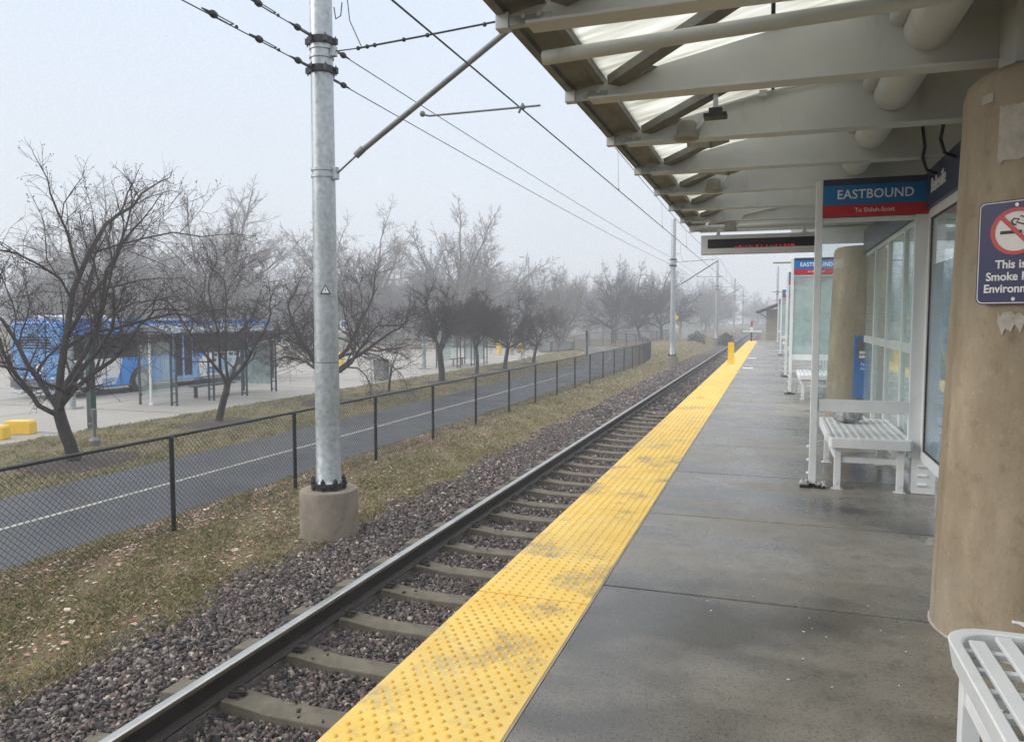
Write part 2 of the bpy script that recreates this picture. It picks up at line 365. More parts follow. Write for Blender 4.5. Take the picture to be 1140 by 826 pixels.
# path: straight then curving left with the fence
path_c=[(-10.1,-30),(-10.1,0),(-10.1,20),(-10.1,40),(-10.15,46),(-10.4,50),(-10.95,54),(-11.9,58),(-13.4,62),(-15.6,66),(-18.6,70),(-23,74),(-30,77.5),(-45,82)]
def ribbon(cs,hw,z,off=0):
    m=MB(); L_=[];Rr=[]
    for i,(x,y) in enumerate(cs):
        a=cs[max(0,i-1)];b=cs[min(len(cs)-1,i+1)]; d=Vector((b[0]-a[0],b[1]-a[1])).normalized(); nrm=Vector((-d.y,d.x))
        c=Vector((x,y))+nrm*off; L_.append(c+nrm*hw); Rr.append(c-nrm*hw)
    k=len(cs); m.v=[(p.x,p.y,z+float(rise(p.x,p.y))+(.03 if p.y>50 else 0)) for p in L_]+[(p.x,p.y,z+float(rise(p.x,p.y))+(.03 if p.y>50 else 0)) for p in Rr]
    m.f=[(i,k+i,k+i+1,i+1) for i in range(k-1)]; return m
def fine(cs,step=1.0):
    out=[]
    for i in range(len(cs)-1):
        p0=cs[max(0,i-1)];p1=cs[i];p2=cs[i+1];p3=cs[min(len(cs)-1,i+2)]
        L_=math.dist(p1,p2); k=max(1,int(L_/step)) if L_<12 else 1
        for j in range(k):
            t=j/k
            out.append(tuple(.5*((2*p1[a])+(-p0[a]+p2[a])*t+(2*p0[a]-5*p1[a]+4*p2[a]-p3[a])*t*t+(-p0[a]+3*p1[a]-3*p2[a]+p3[a])*t**3) if L_<12 else p1[a] for a in (0,1)))
    return out+[cs[-1]]
pc=fine(path_c)
tag(ribbon(pc,1.72,-1.425).build('path',M['asphalt']),kind='structure')
tag(ribbon(pc,.05,-1.421).build('path_centre_line',M['paint_line']),kind='structure')
# lot
mb=MB(); mb.box(-76,-17.45,-60,74,-1.75,-1.52); tag(mb.build('bus_lot_pavement',M['lot']),kind='structure')
mb=MB()
for x in np.arange(-72,-20,4.5): mb.box(x-.012,x+.012,-40,73,-1.519,-1.516)
for y in np.arange(-30,72,4.5): mb.box(-75,-17.5,y-.012,y+.012,-1.5155,-1.5125)
tag(mb.build('pavement_joints',M['mulch']),kind='structure')
isl=[(-66,8),(-55,18),(-49,33),(-42,50),(-34,66),(-31.5,72),(-34,75),(-40,74),(-50,58),(-58,42),(-64,28),(-70,14)]
mb=MB(); mb.prism(isl,'z',-1.53,-1.37); tag(mb.build('planted_island_kerb',M['kerb'],bevel=.03),kind='structure')
cxm=sum(p[0] for p in isl)/len(isl); cym=sum(p[1] for p in isl)/len(isl)
mb=MB(); mb.prism([(cxm+(x-cxm)*.965,cym+(y-cym)*.965) for x,y in isl],'z',-1.38,-1.355); tag(mb.build('planted_island',M['mulch_red']),kind='structure')
# dark mulch rings under the near trees
TREES=[(-13.5,11.75),(-14.9,17.7),(-14.9,23.4),(-14.5,27.2),(-14.6,32.6),(-14.75,37.5),(-14.8,42),(-14.8,47.8)]
mb=MB(); rr=random.Random(5)
for (x,y) in TREES:
    k=28; cr=1.0
    ph=rr.random()*6
    ring=[(x+(cr*(1+.12*math.sin(3*a+ph)+rr.uniform(-.06,.06)))*math.cos(a),y+(cr*(1+.12*math.sin(3*a+ph)))*1.25*math.sin(a)) for a in [2*PI*i/k for i in range(k)]]
    b=len(mb.v); mb.v.append((x,y,gz(x)+.06)); mb.v+=[(px,py,gz(px)+.006) for px,py in ring]
    mb.f+=[(b,b+1+i,b+1+(i+1)%k) for i in range(k)]
tag(mb.build('mulch_rings',M['mulch'],smooth=60),kind='structure')

# platform
PE=-1.5; PT1=55
mb=MB(); mb.box(PE+.04,4.6,-8,PT1,-1.3,-.03); tag(mb.build('platform_base',M['slab_side']),kind='structure')
mb=MB(); js=[4.15-1.70*k for k in range(8,0,-1)]+[4.15+1.70*k for k in range(0,32)]
js=[j for j in js if -7.8<j<PT1]; js=[-8]+js+[PT1]
for a,b in zip(js[:-1],js[1:]): mb.box(-.868,4.58,a+.007,b-.007,-.03,0)
tag(mb.build('platform_slabs',M['slab'],bevel=.004),kind='structure')
mb=MB(); tj=[3.83-3.66*k for k in range(3,0,-1)]+[3.83+3.66*k for k in range(0,15)]; tj=[-8]+[t for t in tj if -7<t<PT1]+[PT1]
for a,b in zip(tj[:-1],tj[1:]): mb.box(PE,-.878,a+.007,b-.007,-.12,.004)
mbs=MB(); mbs.box(-.8775,-.8685,-8,PT1,-.05,.0015); tag(mbs.build('joint_sealant',M['kerb']),kind='structure')
tac=tag(mb.build('tactile_strip',M['yellow'],bevel=.004),kind='structure')
# domes
V=[];F=[]; nn=8; cnt=0
ang=[2*PI*i/nn for i in range(nn)]
rowd=.0596
t=1.6; row=0
while t<PT1-.05:
    stag = t<3.80
    for c in range(10):
        x=PE+.045+c*.0595+(.03 if (stag and row%2) else 0)
        if x>-.9: continue
        if any(abs(t-j)<.02 for j in tj): continue
        b=len(V)
        k=nn if t<20 else 5
        an=ang if k==nn else [2*PI*i/5 for i in range(5)]
        V+=[(x+.0125*math.cos(a),t+.0125*math.sin(a),.004) for a in an]+[(x+.0088*math.cos(a),t+.0088*math.sin(a),.0082) for a in an]+[(x+.004*math.cos(a),t+.004*math.sin(a),.0093) for a in an]
        for i in range(k):
            j=(i+1)%k; F.append((b+i,b+j,b+k+j,b+k+i)); F.append((b+k+i,b+k+j,b+2*k+j,b+2*k+i))
        F.append(tuple(b+2*k+i for i in range(k)))
    t+=rowd if not stag else .0298*1.45; row+=1
mb=MB(); mb.v=V; mb.f=F; tag(mb.build('tactile_domes',M['dome'],smooth=50),kind='structure')
# white marks painted on the platform
mb=MB(); mb.box(-.80,-.50,24.0,24.35,.002,.006); mb.box(-.82,-.52,30.2,30.6,.002,.006)
tag(mb.build('platform_markings',M['paint_white']),kind='structure')
# bird droppings / specks on the wet slab
mb=MB(); rr=random.Random(12)
for i in range(46):
    x=rr.uniform(-.3,1.0); y=rr.uniform(3.2,6.5); r=rr.uniform(.003,.008); k=6
    b=len(mb.v); mb.v+=[(x+r*rr.uniform(.6,1.2)*math.cos(2*PI*q/k),y+r*rr.uniform(.6,1.2)*math.sin(2*PI*q/k),.0015) for q in range(k)]; mb.f.append(tuple(range(b,b+k)))
tag(mb.build('white_specks',M['litter']),'small white specks scattered on the wet platform','specks',kind='stuff')

# ------------------------------------------------------------------ ballast stones
rs=np.random.RandomState(1)
SL0=4.24-.757*6; SLs=[SL0+.757*k for k in range(160)]
def stones(x0,x1,t0,t1,dens,smin,smax,seed):
    rs=np.random.RandomState(seed); n=int((x1-x0)*(t1-t0)*dens)
    x=rs.uniform(x0,x1,n); y=rs.uniform(t0,t1,n)
    ph=np.mod(y-SL0+.757/2,.757)-.757/2
    ons=(np.abs(ph)<.115)&(x>-4.15)&(x<-1.5)
    keep=~ons|(rs.rand(n)<.006); 
    rail=(np.abs(x+3.595)<.075)|(np.abs(x+2.1)<.075); keep&=~rail
    # ragged outer edge
    edge=-5.1+.12*np.sin(y*1.7)+.08*np.sin(y*4.3+1)+rs.normal(0,.07,n); keep&=(x>edge)
    x,y,ons=x[keep],y[keep],ons[keep]; n=len(x)
    s=smin+(smax*1.0-smin)*rs.rand(n)**1.7
    z=np.interp(x,[-5.3,-4.5,-4.15,-4.0,-1.5],[-1.195,-1.195,-1.203,-1.205,-1.203])+rs.uniform(-.008,.014,n)
    z[ons]=-1.118
    cube=np.array([[-1,-1,-1],[1,-1,-1],[1,1,-1],[-1,1,-1],[-1,-1,1],[1,-1,1],[1,1,1],[-1,1,1]],float)*.5
    V=cube[None]*rs.uniform(.45,1.15,(n,8,1))*np.stack([rs.uniform(.7,1.3,n),rs.uniform(.7,1.3,n),rs.uniform(.35,.75,n)],1)[:,None,:]
    q=rs.normal(size=(n,4)); q[:,1:3]*=.6; q/=np.linalg.norm(q,axis=1)[:,None]; w,a,b,c=q.T
    Rm=np.stack([1-2*(b*b+c*c),2*(a*b-c*w),2*(a*c+b*w),2*(a*b+c*w),1-2*(a*a+c*c),2*(b*c-a*w),2*(a*c-b*w),2*(b*c+a*w),1-2*(a*a+b*b)],1).reshape(n,3,3)
    V=np.einsum('nij,nkj->nki',Rm,V)*s[:,None,None]+np.stack([x,y,z],1)[:,None,:]
    Fq=np.array([[0,3,2,1],[4,5,6,7],[0,1,5,4],[1,2,6,5],[2,3,7,6],[3,0,4,7]])
    F=(Fq[None]+8*np.arange(n)[:,None,None]).reshape(-1,4)
    return V.reshape(-1,3),F
parts=[stones(-5.4,-1.5,1.6,9,2300,.020,.050,1),stones(-5.4,-1.5,9,20,1000,.028,.056,2),stones(-5.4,-1.5,20,60,180,.06,.10,3)]
Vs=[];Fs=[];o=0
for V_,F_ in parts: Vs.append(V_); Fs.append(F_+o); o+=len(V_)
tag(np_mesh('ballast',np.concatenate(Vs),np.concatenate(Fs),M['stone']),'loose purple grey crushed stone around the track','ballast',kind='stuff')

# ------------------------------------------------------------------ sleepers and rails
RT=-.93
sl=thing('sleeper','weathered concrete sleeper lying in the ballast under the rails','sleeper',(-2.85,SLs[0],-1.122),0,'concrete sleepers under the track')
mb=MB()
pr=[(-1.21,-.16),(-1.19,-.01),(-.95,.012),(-.6,.004),(-.3,-.028),(.3,-.028),(.6,.004),(.95,.012),(1.19,-.01),(1.21,-.16)]
k=len(pr)
for w,yy in ((.13,-1),(.13,1)):
    pass
mb.v=[(x,-.125 if z<-.1 else -.105,z) for x,z in pr]+[(x,.125 if z<-.1 else .105,z) for x,z in pr]
mb.f=[tuple(range(k))[::-1],tuple(range(k,2*k))]+[(i,(i+1)%k,k+(i+1)%k,k+i) for i in range(k)]
mb.build('tie',M['sleeper'],sl,bevel=.008)
def clip(x,sgn):
    m=MB()
    m.box(x-.03 ,x+.03,-.05,.05,.0,.022)
    pts=[(x+sgn*.05,-.055,.02),(x+sgn*.055,.05,.03),(x+sgn*.01,.06,.055),(x-sgn*.03,.03,.045),(x-sgn*.02,-.03,.04),(x+sgn*.03,-.04,.05),(x+sgn*.06,-.0,.035)]
    m.tube(pts,.009,6); return m
for x,sg in ((-.745+.11,1),(-.745-.11,-1),(.745-.11,-1)):
    clip(x,sg).build('rail_clip',M['rail'],sl,smooth=40)
# bare sleepers for far ones
index_kids()
bare=sl
for i,t in enumerate(SLs[1:],1):
    if t<22: c=copy_tree(sl)
    else:
        c=sl.copy(); col.objects.link(c)
        for ch in ALLKIDS[sl.name][:1]: q=ch.copy(); col.objects.link(q); q.parent=c
    c.location=(-2.85,t,-1.122)
def rail(xc,label,side):
    t=thing('rail',label,'rail',(xc,0,RT))
    web=[(-.07,-.19),(.07,-.19),(.07,-.178),(.012,-.155),(.009,-.06),(.034,-.045),(.036,-.012),(-.036,-.012),(-.034,-.045),(-.009,-.06),(-.012,-.155),(-.07,-.178)]
    mb=MB(); mb.prism(web,'y',-8,330); mb.build('rail_web',M['rail'],t)
    mb=MB(); mb.prism([(-.036,-.0115),(.036,-.0115),(.036,-.006),(.030,-.001),(.024,0),(-.024,0),(-.030,-.001),(-.036,-.006)],'y',-8,330); mb.build('running_surface',M['rail_top'],t)
    mb=MB(); s=side; mb.box(min(s*.0362,s*.039),max(s*.0362,s*.039),-8,330,-.034,-.012); mb.build('worn_gauge_face',M['rail_side'],t)
rail(-3.595,'far steel running rail with polished top and rusty dark web',1)
rail(-2.10,'near steel rail running hidden just below the platform edge',-1)

# ------------------------------------------------------------------ grass blades and leaves
def blades(x0,x1,t0,t1,dens,h0,h1,w,seed,edgewave=None,holes=()):
    rs=np.random.RandomState(seed); n=int((x1-x0)*(t1-t0)*dens)
    x=rs.uniform(x0,x1,n); y=rs.uniform(t0,t1,n)
    # clumpy
    cl=np.sin(x*3.1+np.sin(y*1.3))*np.sin(y*2.3+np.cos(x*2.1)*1.5)+.6*np.sin(x*7.7+y*5.1)
    keep=rs.rand(n)<np.clip(.75+.4*cl,.15,1)
    for hx,hy,hr in holes: keep&=((x-hx)**2+((y-hy)/1.25)**2)>hr*hr*rs.uniform(.75,1.2,n)
    x,y=x[keep],y[keep]; n=len(x)
    z=np.interp(x,PX,PZ)+rise(x,y); a=rs.uniform(0,2*PI,n); h=rs.uniform(h0,h1,n)*(1+.3*np.clip(cl[keep],-1,1)); lean=rs.uniform(.2,1.6,n)*h; la=rs.uniform(0,2*PI,n)
    dx,dy=np.cos(a)*w/2,np.sin(a)*w/2
    mx,my=x+np.cos(la)*lean*.35,y+np.sin(la)*lean*.35
    tx,ty=x+np.cos(la)*lean,y+np.sin(la)*lean
    V=np.stack([np.stack([x-dx,y-dy,z-.005],1),np.stack([x+dx,y+dy,z-.005],1),np.stack([mx+dx*.7,my+dy*.7,z+h*.6],1),np.stack([tx,ty,z+h],1)],1)
    F=(np.array([[0,1,2],[0,2,3]])[None]+4*np.arange(n)[:,None,None]).reshape(-1,3)
    return V.reshape(-1,3),F
def merge(parts):
    Vs=[];Fs=[];o=0
    for V_,F_ in parts: Vs.append(V_); Fs.append(F_+o); o+=len(V_)
    return np.concatenate(Vs),np.concatenate(Fs)
G1=merge([blades(-8.5,-4.9,2.5,8,3600,.02,.055,.005,11),blades(-8.5,-5.0,8,15,1700,.02,.06,.007,12),blades(-8.5,-5.2,15,30,520,.025,.06,.012,13),blades(-8.5,-5.2,30,60,150,.03,.07,.025,14),blades(-13,-5.3,50,95,25,.04,.09,.05,15)])
tag(np_mesh('trackside_grass',*G1,M['blade']),'short patchy winter grass between the ballast and the fence','grass',kind='stuff')
GS=merge([blades(-6.3,-4.95,2.3,9,4200,.012,.035,.006,41),blades(-6.2,-5.0,9,20,1500,.015,.04,.010,42),blades(-6.3,-5.1,20,45,350,.02,.05,.02,43),blades(-14,-5.3,46,90,170,.04,.10,.045,44)])
tag(np_mesh('dry_straw',*GS,M['straw']),'band of pale dry straw along the edge of the ballast','dry grass',kind='stuff')
H_=[(x,y,1.0) for x,y in TREES]
G2=merge([blades(-17.4,-11.85,7,20,520,.03,.06,.010,21,holes=H_),blades(-17.4,-11.85,20,36,220,.03,.06,.018,22,holes=H_),blades(-17.4,-12.3,36,60,90,.035,.07,.03,23,holes=H_)])
tag(np_mesh('lawn_grass',*G2,M['blade']),'mown olive winter lawn between the asphalt path and the bus lot','grass',kind='stuff')
def leaves(zones,seed):
    rs=np.random.RandomState(seed); Vs=[];Fs=[];o=0
    for x0,x1,t0,t1,n,s0,s1 in zones:
        x=rs.uniform(x0,x1,n); y=rs.uniform(t0,t1,n); z=np.interp(x,PX,PZ)+rs.uniform(.008,.03,n); a=rs.uniform(0,2*PI,n); s=rs.uniform(s0,s1,n)
        base=np.array([[-1,0],[-.35,-.5],[.25,-.62],[1,0],[.35,.55],[-.3,.5]])
        bz=rs.uniform(-.25,.45,(n,6))
        c,si=np.cos(a)[:,None],np.sin(a)[:,None]
        bx=base[None,:,0]*rs.uniform(.7,1.2,(n,6)); by=base[None,:,1]*rs.uniform(.6,1.2,(n,6))
        V=np.stack([x[:,None]+(bx*c-by*si)*s[:,None],y[:,None]+(bx*si+by*c)*s[:,None],z[:,None]+bz*s[:,None]*.6],2)
        F=(np.array([[0,1,5],[1,4,5],[1,2,4],[2,3,4]])[None]+6*np.arange(n)[:,None,None]).reshape(-1,3)
        Vs.append(V.reshape(-1,3)); Fs.append(F+o); o+=6*n
    return np.concatenate(Vs),np.concatenate(Fs)
LV=leaves([(-8.4,-5.3,2.5,10,4200,.014,.032),(-8.5,-5.0,2.5,12,170,.035,.075),(-8.4,-6.9,3,20,5600,.014,.034),(-8.4,-5.3,10,26,1800,.02,.038),(-5.1,-1.6,2.0,14,90,.015,.035),(-8.4,-5.4,26,45,900,.04,.07),(-16,-12,8,40,900,.02,.04)],31)
tag(np_mesh('fallen_leaves',*LV,M['leaf']),'dry brown leaves scattered over the grass and ballast','leaves',kind='stuff')

# ------------------------------------------------------------------ fences
def chain_fence(name,label,pts,h,posts,group=None,pitch=.0735,wr=.0026,postr=.03,base=None,railr=.022):
    """pts polyline (x,y), posts list of arc lengths"""
    P=[Vector((x,y)) for x,y in pts]; cum=[0]
    for a,b in zip(P[:-1],P[1:]): cum.append(cum[-1]+(b-a).length)
    T=cum[-1]
    def at(s):
        s=max(0,min(T,s))
        for i in range(len(P)-1):
            if s<=cum[i+1]+1e-9:
                t=(s-cum[i])/(cum[i+1]-cum[i]); return P[i].lerp(P[i+1],t)
        return P[-1]
    zb=lambda p: gz(p.x,p.y) if base is None else base
    p0=at(0); t=thing(name,label,'fence',(p0.x,p0.y,zb(p0)),0,group)
    ox,oy,oz=p0.x,p0.y,zb(p0)
    def L3(s,z): p=at(s); return (p.x-ox,p.y-oy,zb(p)+z-oz)
    for s in posts:
        m=MB(); m.tube([L3(s,-.1),L3(s,h-.01)],postr,10); a=L3(s,h-.01)
        m.lathe(a,[(postr+.004,-.02),(postr+.006,.0),(postr*.9,.012),(.004,.018)],10); m.build('post',M['fence'],t,smooth=50)
    ss=[T*i/max(1,int(T/1.2)) for i in range(int(T/1.2)+1)]
    m=MB(); m.tube([L3(s,h) for s in ss],railr,8); m.build('top_rail',M['fence'],t,smooth=50)
    m=MB(); m.tube([L3(s,.06) for s in ss],.003,4); 
    # diamonds
    k=int((T+h)/pitch)
    V=[];F=[]
    z0,z1=.05,h+.02
    def seg(sa,za,sb,zb_):
        a=Vector(L3(sa,za)); b=Vector(L3(sb,zb_)); d=(b-a).normalized(); up=Vector((0,0,1)); n1=d.cross(up).normalized()*wr; n2=n1.cross(d).normalized()*wr
        o=len(V); V.extend([a-n1,a+n2,a+n1,a-n2,b-n1,b+n2,b+n1,b-n2]); F.extend([(o,o+1,o+5,o+4),(o+1,o+2,o+6,o+5),(o+2,o+3,o+7,o+6),(o+3,o,o+4,o+7)])
    H=z1-z0
    for i in range(-int(H/pitch)-1,k+1):
        s=i*pitch
        sa,za,sb,zb_=s,z0,s+H,z1
        if sa<0: za=z0-sa; sa=0
        if sb>T: zb_=z1-(sb-T); sb=T
        if sb>sa+.01: 
            seg(sa,za,sb,zb_)
        sa,za,sb,zb_=s,z1,s+H,z0
        if sa<0: za=z1+sa; sa=0
        if sb>T: zb_=z0+(sb-T); sb=T
        if sb>sa+.01: seg(sa,za,sb,zb_)
    m.add([tuple(v) for v in V],F)
    m.build('chain_link_mesh',M['fence'],t)
    return t
fp=[(-7.1,-1.0),(-7.1,20),(-7.13,38),(-7.2,44),(-7.45,49),(-7.9,53),(-8.8,57.5),(-10.6,62),(-13.4,66),(-17.2,69.5),(-22,72.2)]
fpf=fine(fp)
posts=[1.0+7.63-7.86+2.6*i for i in range(0,19)]
s=posts[-1]
while s<75: s+=2.2; posts.append(s)
chain_fence('chain_link_fence','long black chain link fence between the railway and the asphalt path',fpf,1.24,[p for p in posts if p<76])
chain_fence('chain_link_fence','short low dark fence crossing the grass beyond the path bend',[(-14.5,72),(-12,80),(-11.5,92)],1.2,[0,3,6,9,12,15,18],pitch=.15,wr=.003)
chain_fence('chain_link_fence','distant brown wire fence across the dry grass behind the tree trunks',[(-31,84),(-21,77)],1.2,[0,3,6,9,11.5],pitch=.2,wr=.003,base=-1.5)

# ------------------------------------------------------------------ trees
def tree_mesh(seed,height,trunk_h,trunk_r,limbs,spread,levels,kids,twig_r,lean=(0,0),crook=.24,up=.015,berries=0,low=None,lens=(.62,.62,.66),gravity=0,first=None):
    rr=random.Random(seed); T=MB(); C=MB(); B=MB()
    def rv(k): return Vector((rr.gauss(0,k),rr.gauss(0,k),rr.gauss(0,k)))
    def grow(p,d,r,L,lev):
        steps=max(2,int(5-lev*.8)) if lev<levels else 2
        pts=[p.copy()]; rad=[r]; dirs=[d.copy()]
        rend=r*(.5 if lev<levels else .45)
        for i in range(steps):
            d=(d+rv(crook*(1 if lev else .7))+Vector((0,0,up-gravity*lev))).normalized()
            p=p+d*L/steps; pts.append(p.copy()); rad.append(r+(rend-r)*(i+1)/steps); dirs.append(d.copy())
        big=r>.02
        (T if big else C).tube(pts,rad,7 if r>.04 else (5 if big else 3),cap=big)
        if lev>=levels:
            if berries and rr.random()<berries:
                for q in range(rr.randint(1,3)):
                    c=pts[-1]+rv(.02); B.ball(c,.010+rr.random()*.006,4,3)
            return
        n=kids[min(lev,len(kids)-1)]
        grow(pts[-1],d,rend,L*.42,lev+1)
        for i in range(n-1):
            f=.22+.78*(i+rr.random()*.8)/n; f=min(f,1); x=f*steps; k=min(steps-1,int(x)); q=pts[k].lerp(pts[k+1],x-k)
            dd=dirs[k+1]; perp=dd.cross(rv(1)); 
            if perp.length<.01: continue
            perp.normalize(); ang=rr.uniform(.5,1.15)
            nd=(dd*math.cos(ang)+perp*math.sin(ang)+Vector((0,0,.12))).normalized()
            rc=(rad[k]*(1-(x-k))+rad[k+1]*(x-k))*rr.uniform(.45,.7); rc=max(rc,twig_r)
            grow(q,nd,rc,L*lens[min(lev,len(lens)-1)]*rr.uniform(.65,1.2)*(1.15-.45*f),lev+1)
    # trunk
    p=Vector((0,0,-.15)); pts=[p.copy()]; rad=[trunk_r*1.45]; st=5
    d=Vector((lean[0],lean[1],1)).normalized()
    for i in range(st):
        d=(d+Vector((rr.gauss(0,.07),rr.gauss(0,.07),.05))).normalized(); p=p+d*(trunk_h+.15)/st; pts.append(p.copy()); rad.append(trunk_r*(1.08-.18*(i+1)/st))
    T.tube(pts,rad,10)
    a0=rr.random()*6.28
    for i in range(limbs):
        a=a0+2*PI*i/limbs+rr.gauss(0,.3); el=rr.uniform(.45,1.15) if i else 1.35
        if first and i<len(first): a,el,Lm=first[i]
        else: Lm=1
        L=spread*rr.uniform(.8,1.1)*Lm/max(.5,math.cos(el)*1.1+.35) if height is None else ((height-trunk_h)*(.62+.38*math.sin(el)))*rr.uniform(.75,1)*Lm
        dd=Vector((math.cos(a)*math.cos(el),math.sin(a)*math.cos(el),math.sin(el)))
        base=pts[-1] if i%2==0 else pts[-2].lerp(pts[-1],rr.random())
        grow(base,dd,trunk_r*rr.uniform(.42,.62)*Lm**.5,L,0)
    return T,C,B
def add_tree(name,label,cat,loc,par,group=None,mats=('bark','twig'),rz=0,scale=1):
    t=thing(name,label,cat,loc,rz,group); T,C,B=par
    T.build('trunk',M[mats[0]],t,smooth=60); C.build('crown',M[mats[1]],t)
    if B.v: B.build('berries',M['berry'],t)
    t.scale=(scale,)*3
    return t
nt=[ # height, trunk_h, r, limbs, levels/kids
 dict(seed=5,height=4.9,trunk_h=1.2,trunk_r=.125,limbs=6,spread=2,levels=4,kids=(6,6,5,4),twig_r=.0046,berries=.3,crook=.25,first=[(2.2,1.44,1.5),(3.3,.95,1.05),(.1,.9,1.1),(-.9,.95,.85),(1.2,.9,.9),(3.8,.62,.95)]),
 dict(seed=8,height=4.9,trunk_h=1.2,trunk_r=.10,limbs=5,spread=2,levels=4,kids=(6,6,5,5),twig_r=.0052,berries=.08,crook=.27),
 dict(seed=21,height=5.3,trunk_h=.9,trunk_r=.14,limbs=6,spread=2,levels=4,kids=(7,6,6,4),twig_r=.0056,crook=.25,first=[(1.4,1.2,1),(3.3,.35,.95),(-.1,.35,.95),(3.0,.75,1),(.3,.8,1),(4.7,.7,1)]),
 dict(seed=4,height=2.5,trunk_h=1.0,trunk_r=.05,limbs=3,spread=1,levels=3,kids=(4,4,3),twig_r=.004,crook=.16,lean=(.05,0),first=[(3.3,.7,1),(.2,.65,1),(1.5,1.2,.9)]),
 dict(seed=33,height=4.5,trunk_h=1.6,trunk_r=.15,limbs=6,spread=2,levels=4,kids=(7,6,6,4),twig_r=.0065,crook=.25,lean=(.12,0)),
 dict(seed=41,height=4.4,trunk_h=1.5,trunk_r=.10,limbs=6,spread=2,levels=4,kids=(9,8,7,5),twig_r=.007,crook=.25),
 dict(seed=52,height=4.3,trunk_h=1.4,trunk_r=.12,limbs=6,spread=2,levels=4,kids=(7,6,6,4),twig_r=.0075,crook=.25,lean=(.15,0)),
 dict(seed=63,height=4.5,trunk_h=1.3,trunk_r=.11,limbs=6,spread=2,levels=4,kids=(7,6,6,4),twig_r=.008,crook=.25,lean=(.1,0)),
]
labs=['crabapple tree with dangling berries beside the yellow wheel blocks','bare crabapple tree in front of the bus stop shelter with the long bench side',
 'wide bare tree half hidden behind the nearest galvanised pole','thin small sapling with few crooked twigs beside the grey metal bin','thick leaning trunk tree just before the small dark shelter',
 'slim straight trunk tree directly in front of the small dark shelter','forked bare tree between the small dark shelter and the yellow bollards','bare tree with a stub on its trunk nearest to the tall black sign post']
labs[1]='bare crabapple tree forking low in front of the long glass bus shelter'
for (x,y),p,l in zip(TREES,nt,labs):
    if p['height']>3: p['height']*=.92
    add_tree('crabapple_tree' if p['height']>3 else 'sapling',l,'tree',(x,y,gz(x)),tree_mesh(**p),'trees in a row on the lawn')
# further trees past the path bend (pale with fog), own meshes reused
bigs=[]
for i,(sd,h,th,tr) in enumerate([(71,8.5,2.0,.2),(72,12,2.6,.3),(73,14,3,.34),(74,10,2.2,.25)]):
    bigs.append(tree_mesh(seed=sd,height=h,trunk_h=th,trunk_r=tr,limbs=7,spread=3,levels=4,kids=(7,7,6,5),twig_r=.013 if h<9 else .019,crook=.15,up=.02,lens=(.6,.55,.5)))
protos=[]
FT=[(0,-18.2,66,'bare round tree just beyond the tall black sign post',.82,.5),
    (0,-16.7,84,'vase shaped bare tree on the grass beyond the bend of the path',.95,2.1),
    (0,-13.7,84,'dense bare tree leftmost of the pair beside the second line pole',.92,3.3),
    (0,-12.2,90,'dense bare tree between the second line pole and its twin',1.0,4.9),
    (3,-27.5,95,'tall foggy tree standing behind the yellow bollards',1.0,.2),
    (2,-29,100,'tallest foggy tree right of the distant street lamp',.8,1.9),
    (1,-21,108,'spreading foggy tree above the pale house roof',.95,2.7),
    (2,-52,62,'tall hazy tree rising behind the bus roof near its front',1.22,.7),
    (1,-60,56,'hazy tree with a narrow top above the middle of the bus',1.3,4.1),
    (2,-41,70,'big hazy tree standing in the planted island behind the pole',1.1,5.2),
    (1,-33,78,'hazy tree behind the small grey metal bin',1.3,3.9),
    (3,-37,92,'hazy tree behind the thick leaning trunk',1.15,1.1),
    (2,-74,44,'large hazy tree above the rear corner of the bus',1.05,2.4),
    (1,-80,34,'hazy tree at the far edge of the lot beyond the near crabapple',1.0,.9),
    (3,-70,62,'hazy tree in the second row above the bus middle',1.2,3.0),
    ]
first={}
for k,x,y,l,s_,rz in FT:
    z=-1.55 if x<-17 else gz(x,y)
    if k not in first:
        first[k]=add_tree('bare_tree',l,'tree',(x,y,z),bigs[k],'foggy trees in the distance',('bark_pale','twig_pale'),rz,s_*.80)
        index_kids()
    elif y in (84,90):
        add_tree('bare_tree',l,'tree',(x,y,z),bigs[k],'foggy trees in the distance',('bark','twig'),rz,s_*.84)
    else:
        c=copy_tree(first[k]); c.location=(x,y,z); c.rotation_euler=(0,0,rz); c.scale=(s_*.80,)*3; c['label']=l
# far woods: one mass
def woods():
    rs=np.random.RandomState(9); Vs=[];Fq=[];o=0
    src=[]
    for T,C,B in (tree_mesh(seed=90,height=11,trunk_h=2.5,trunk_r=.25,limbs=7,spread=3,levels=3,kids=(7,7,6),twig_r=.028,crook=.15,up=.02),tree_mesh(seed=91,height=10,trunk_h=2,trunk_r=.22,limbs=7,spread=3,levels=3,kids=(7,7,6),twig_r=.028,crook=.17,up=.02)):
        V=np.array(C.v+T.v); nC=len(C.v)
        F=[f for f in C.f if len(f)==4]+[tuple(i+nC for i in f) for f in T.f if len(f)==4]
        src.append((V,np.array(F)))
    spots=[]
    def line(x0,y0,x1,y1,n,dep):
        for i in range(n):
            t=(i+rs.rand())/n; spots.append((x0+(x1-x0)*t+rs.normal(0,dep),y0+(y1-y0)*t+rs.normal(0,dep)))
    line(-112,28,-92,95,24,4); line(-92,92,-48,118,26,4); line(-75,80,-45,105,8,3); line(-48,122,-16,145,16,4); line(-17,130,-11,200,7,2); line(8,150,60,160,10,5); line(12,60,40,120,10,4); line(-7,232,3,240,4,2)
    for x,y in spots:
        V,F=src[rs.randint(2)]; a=rs.rand()*6.28; s=rs.uniform(.55,.95); c,si=math.cos(a),math.sin(a)
        W=np.stack([(V[:,0]*c-V[:,1]*si)*s*1.1+x,(V[:,0]*si+V[:,1]*c)*s*1.1+y,V[:,2]*s-1.6],1)
        Vs.append(W); Fq.append(F+o); o+=len(V)
    return np.concatenate(Vs),np.concatenate(Fq)
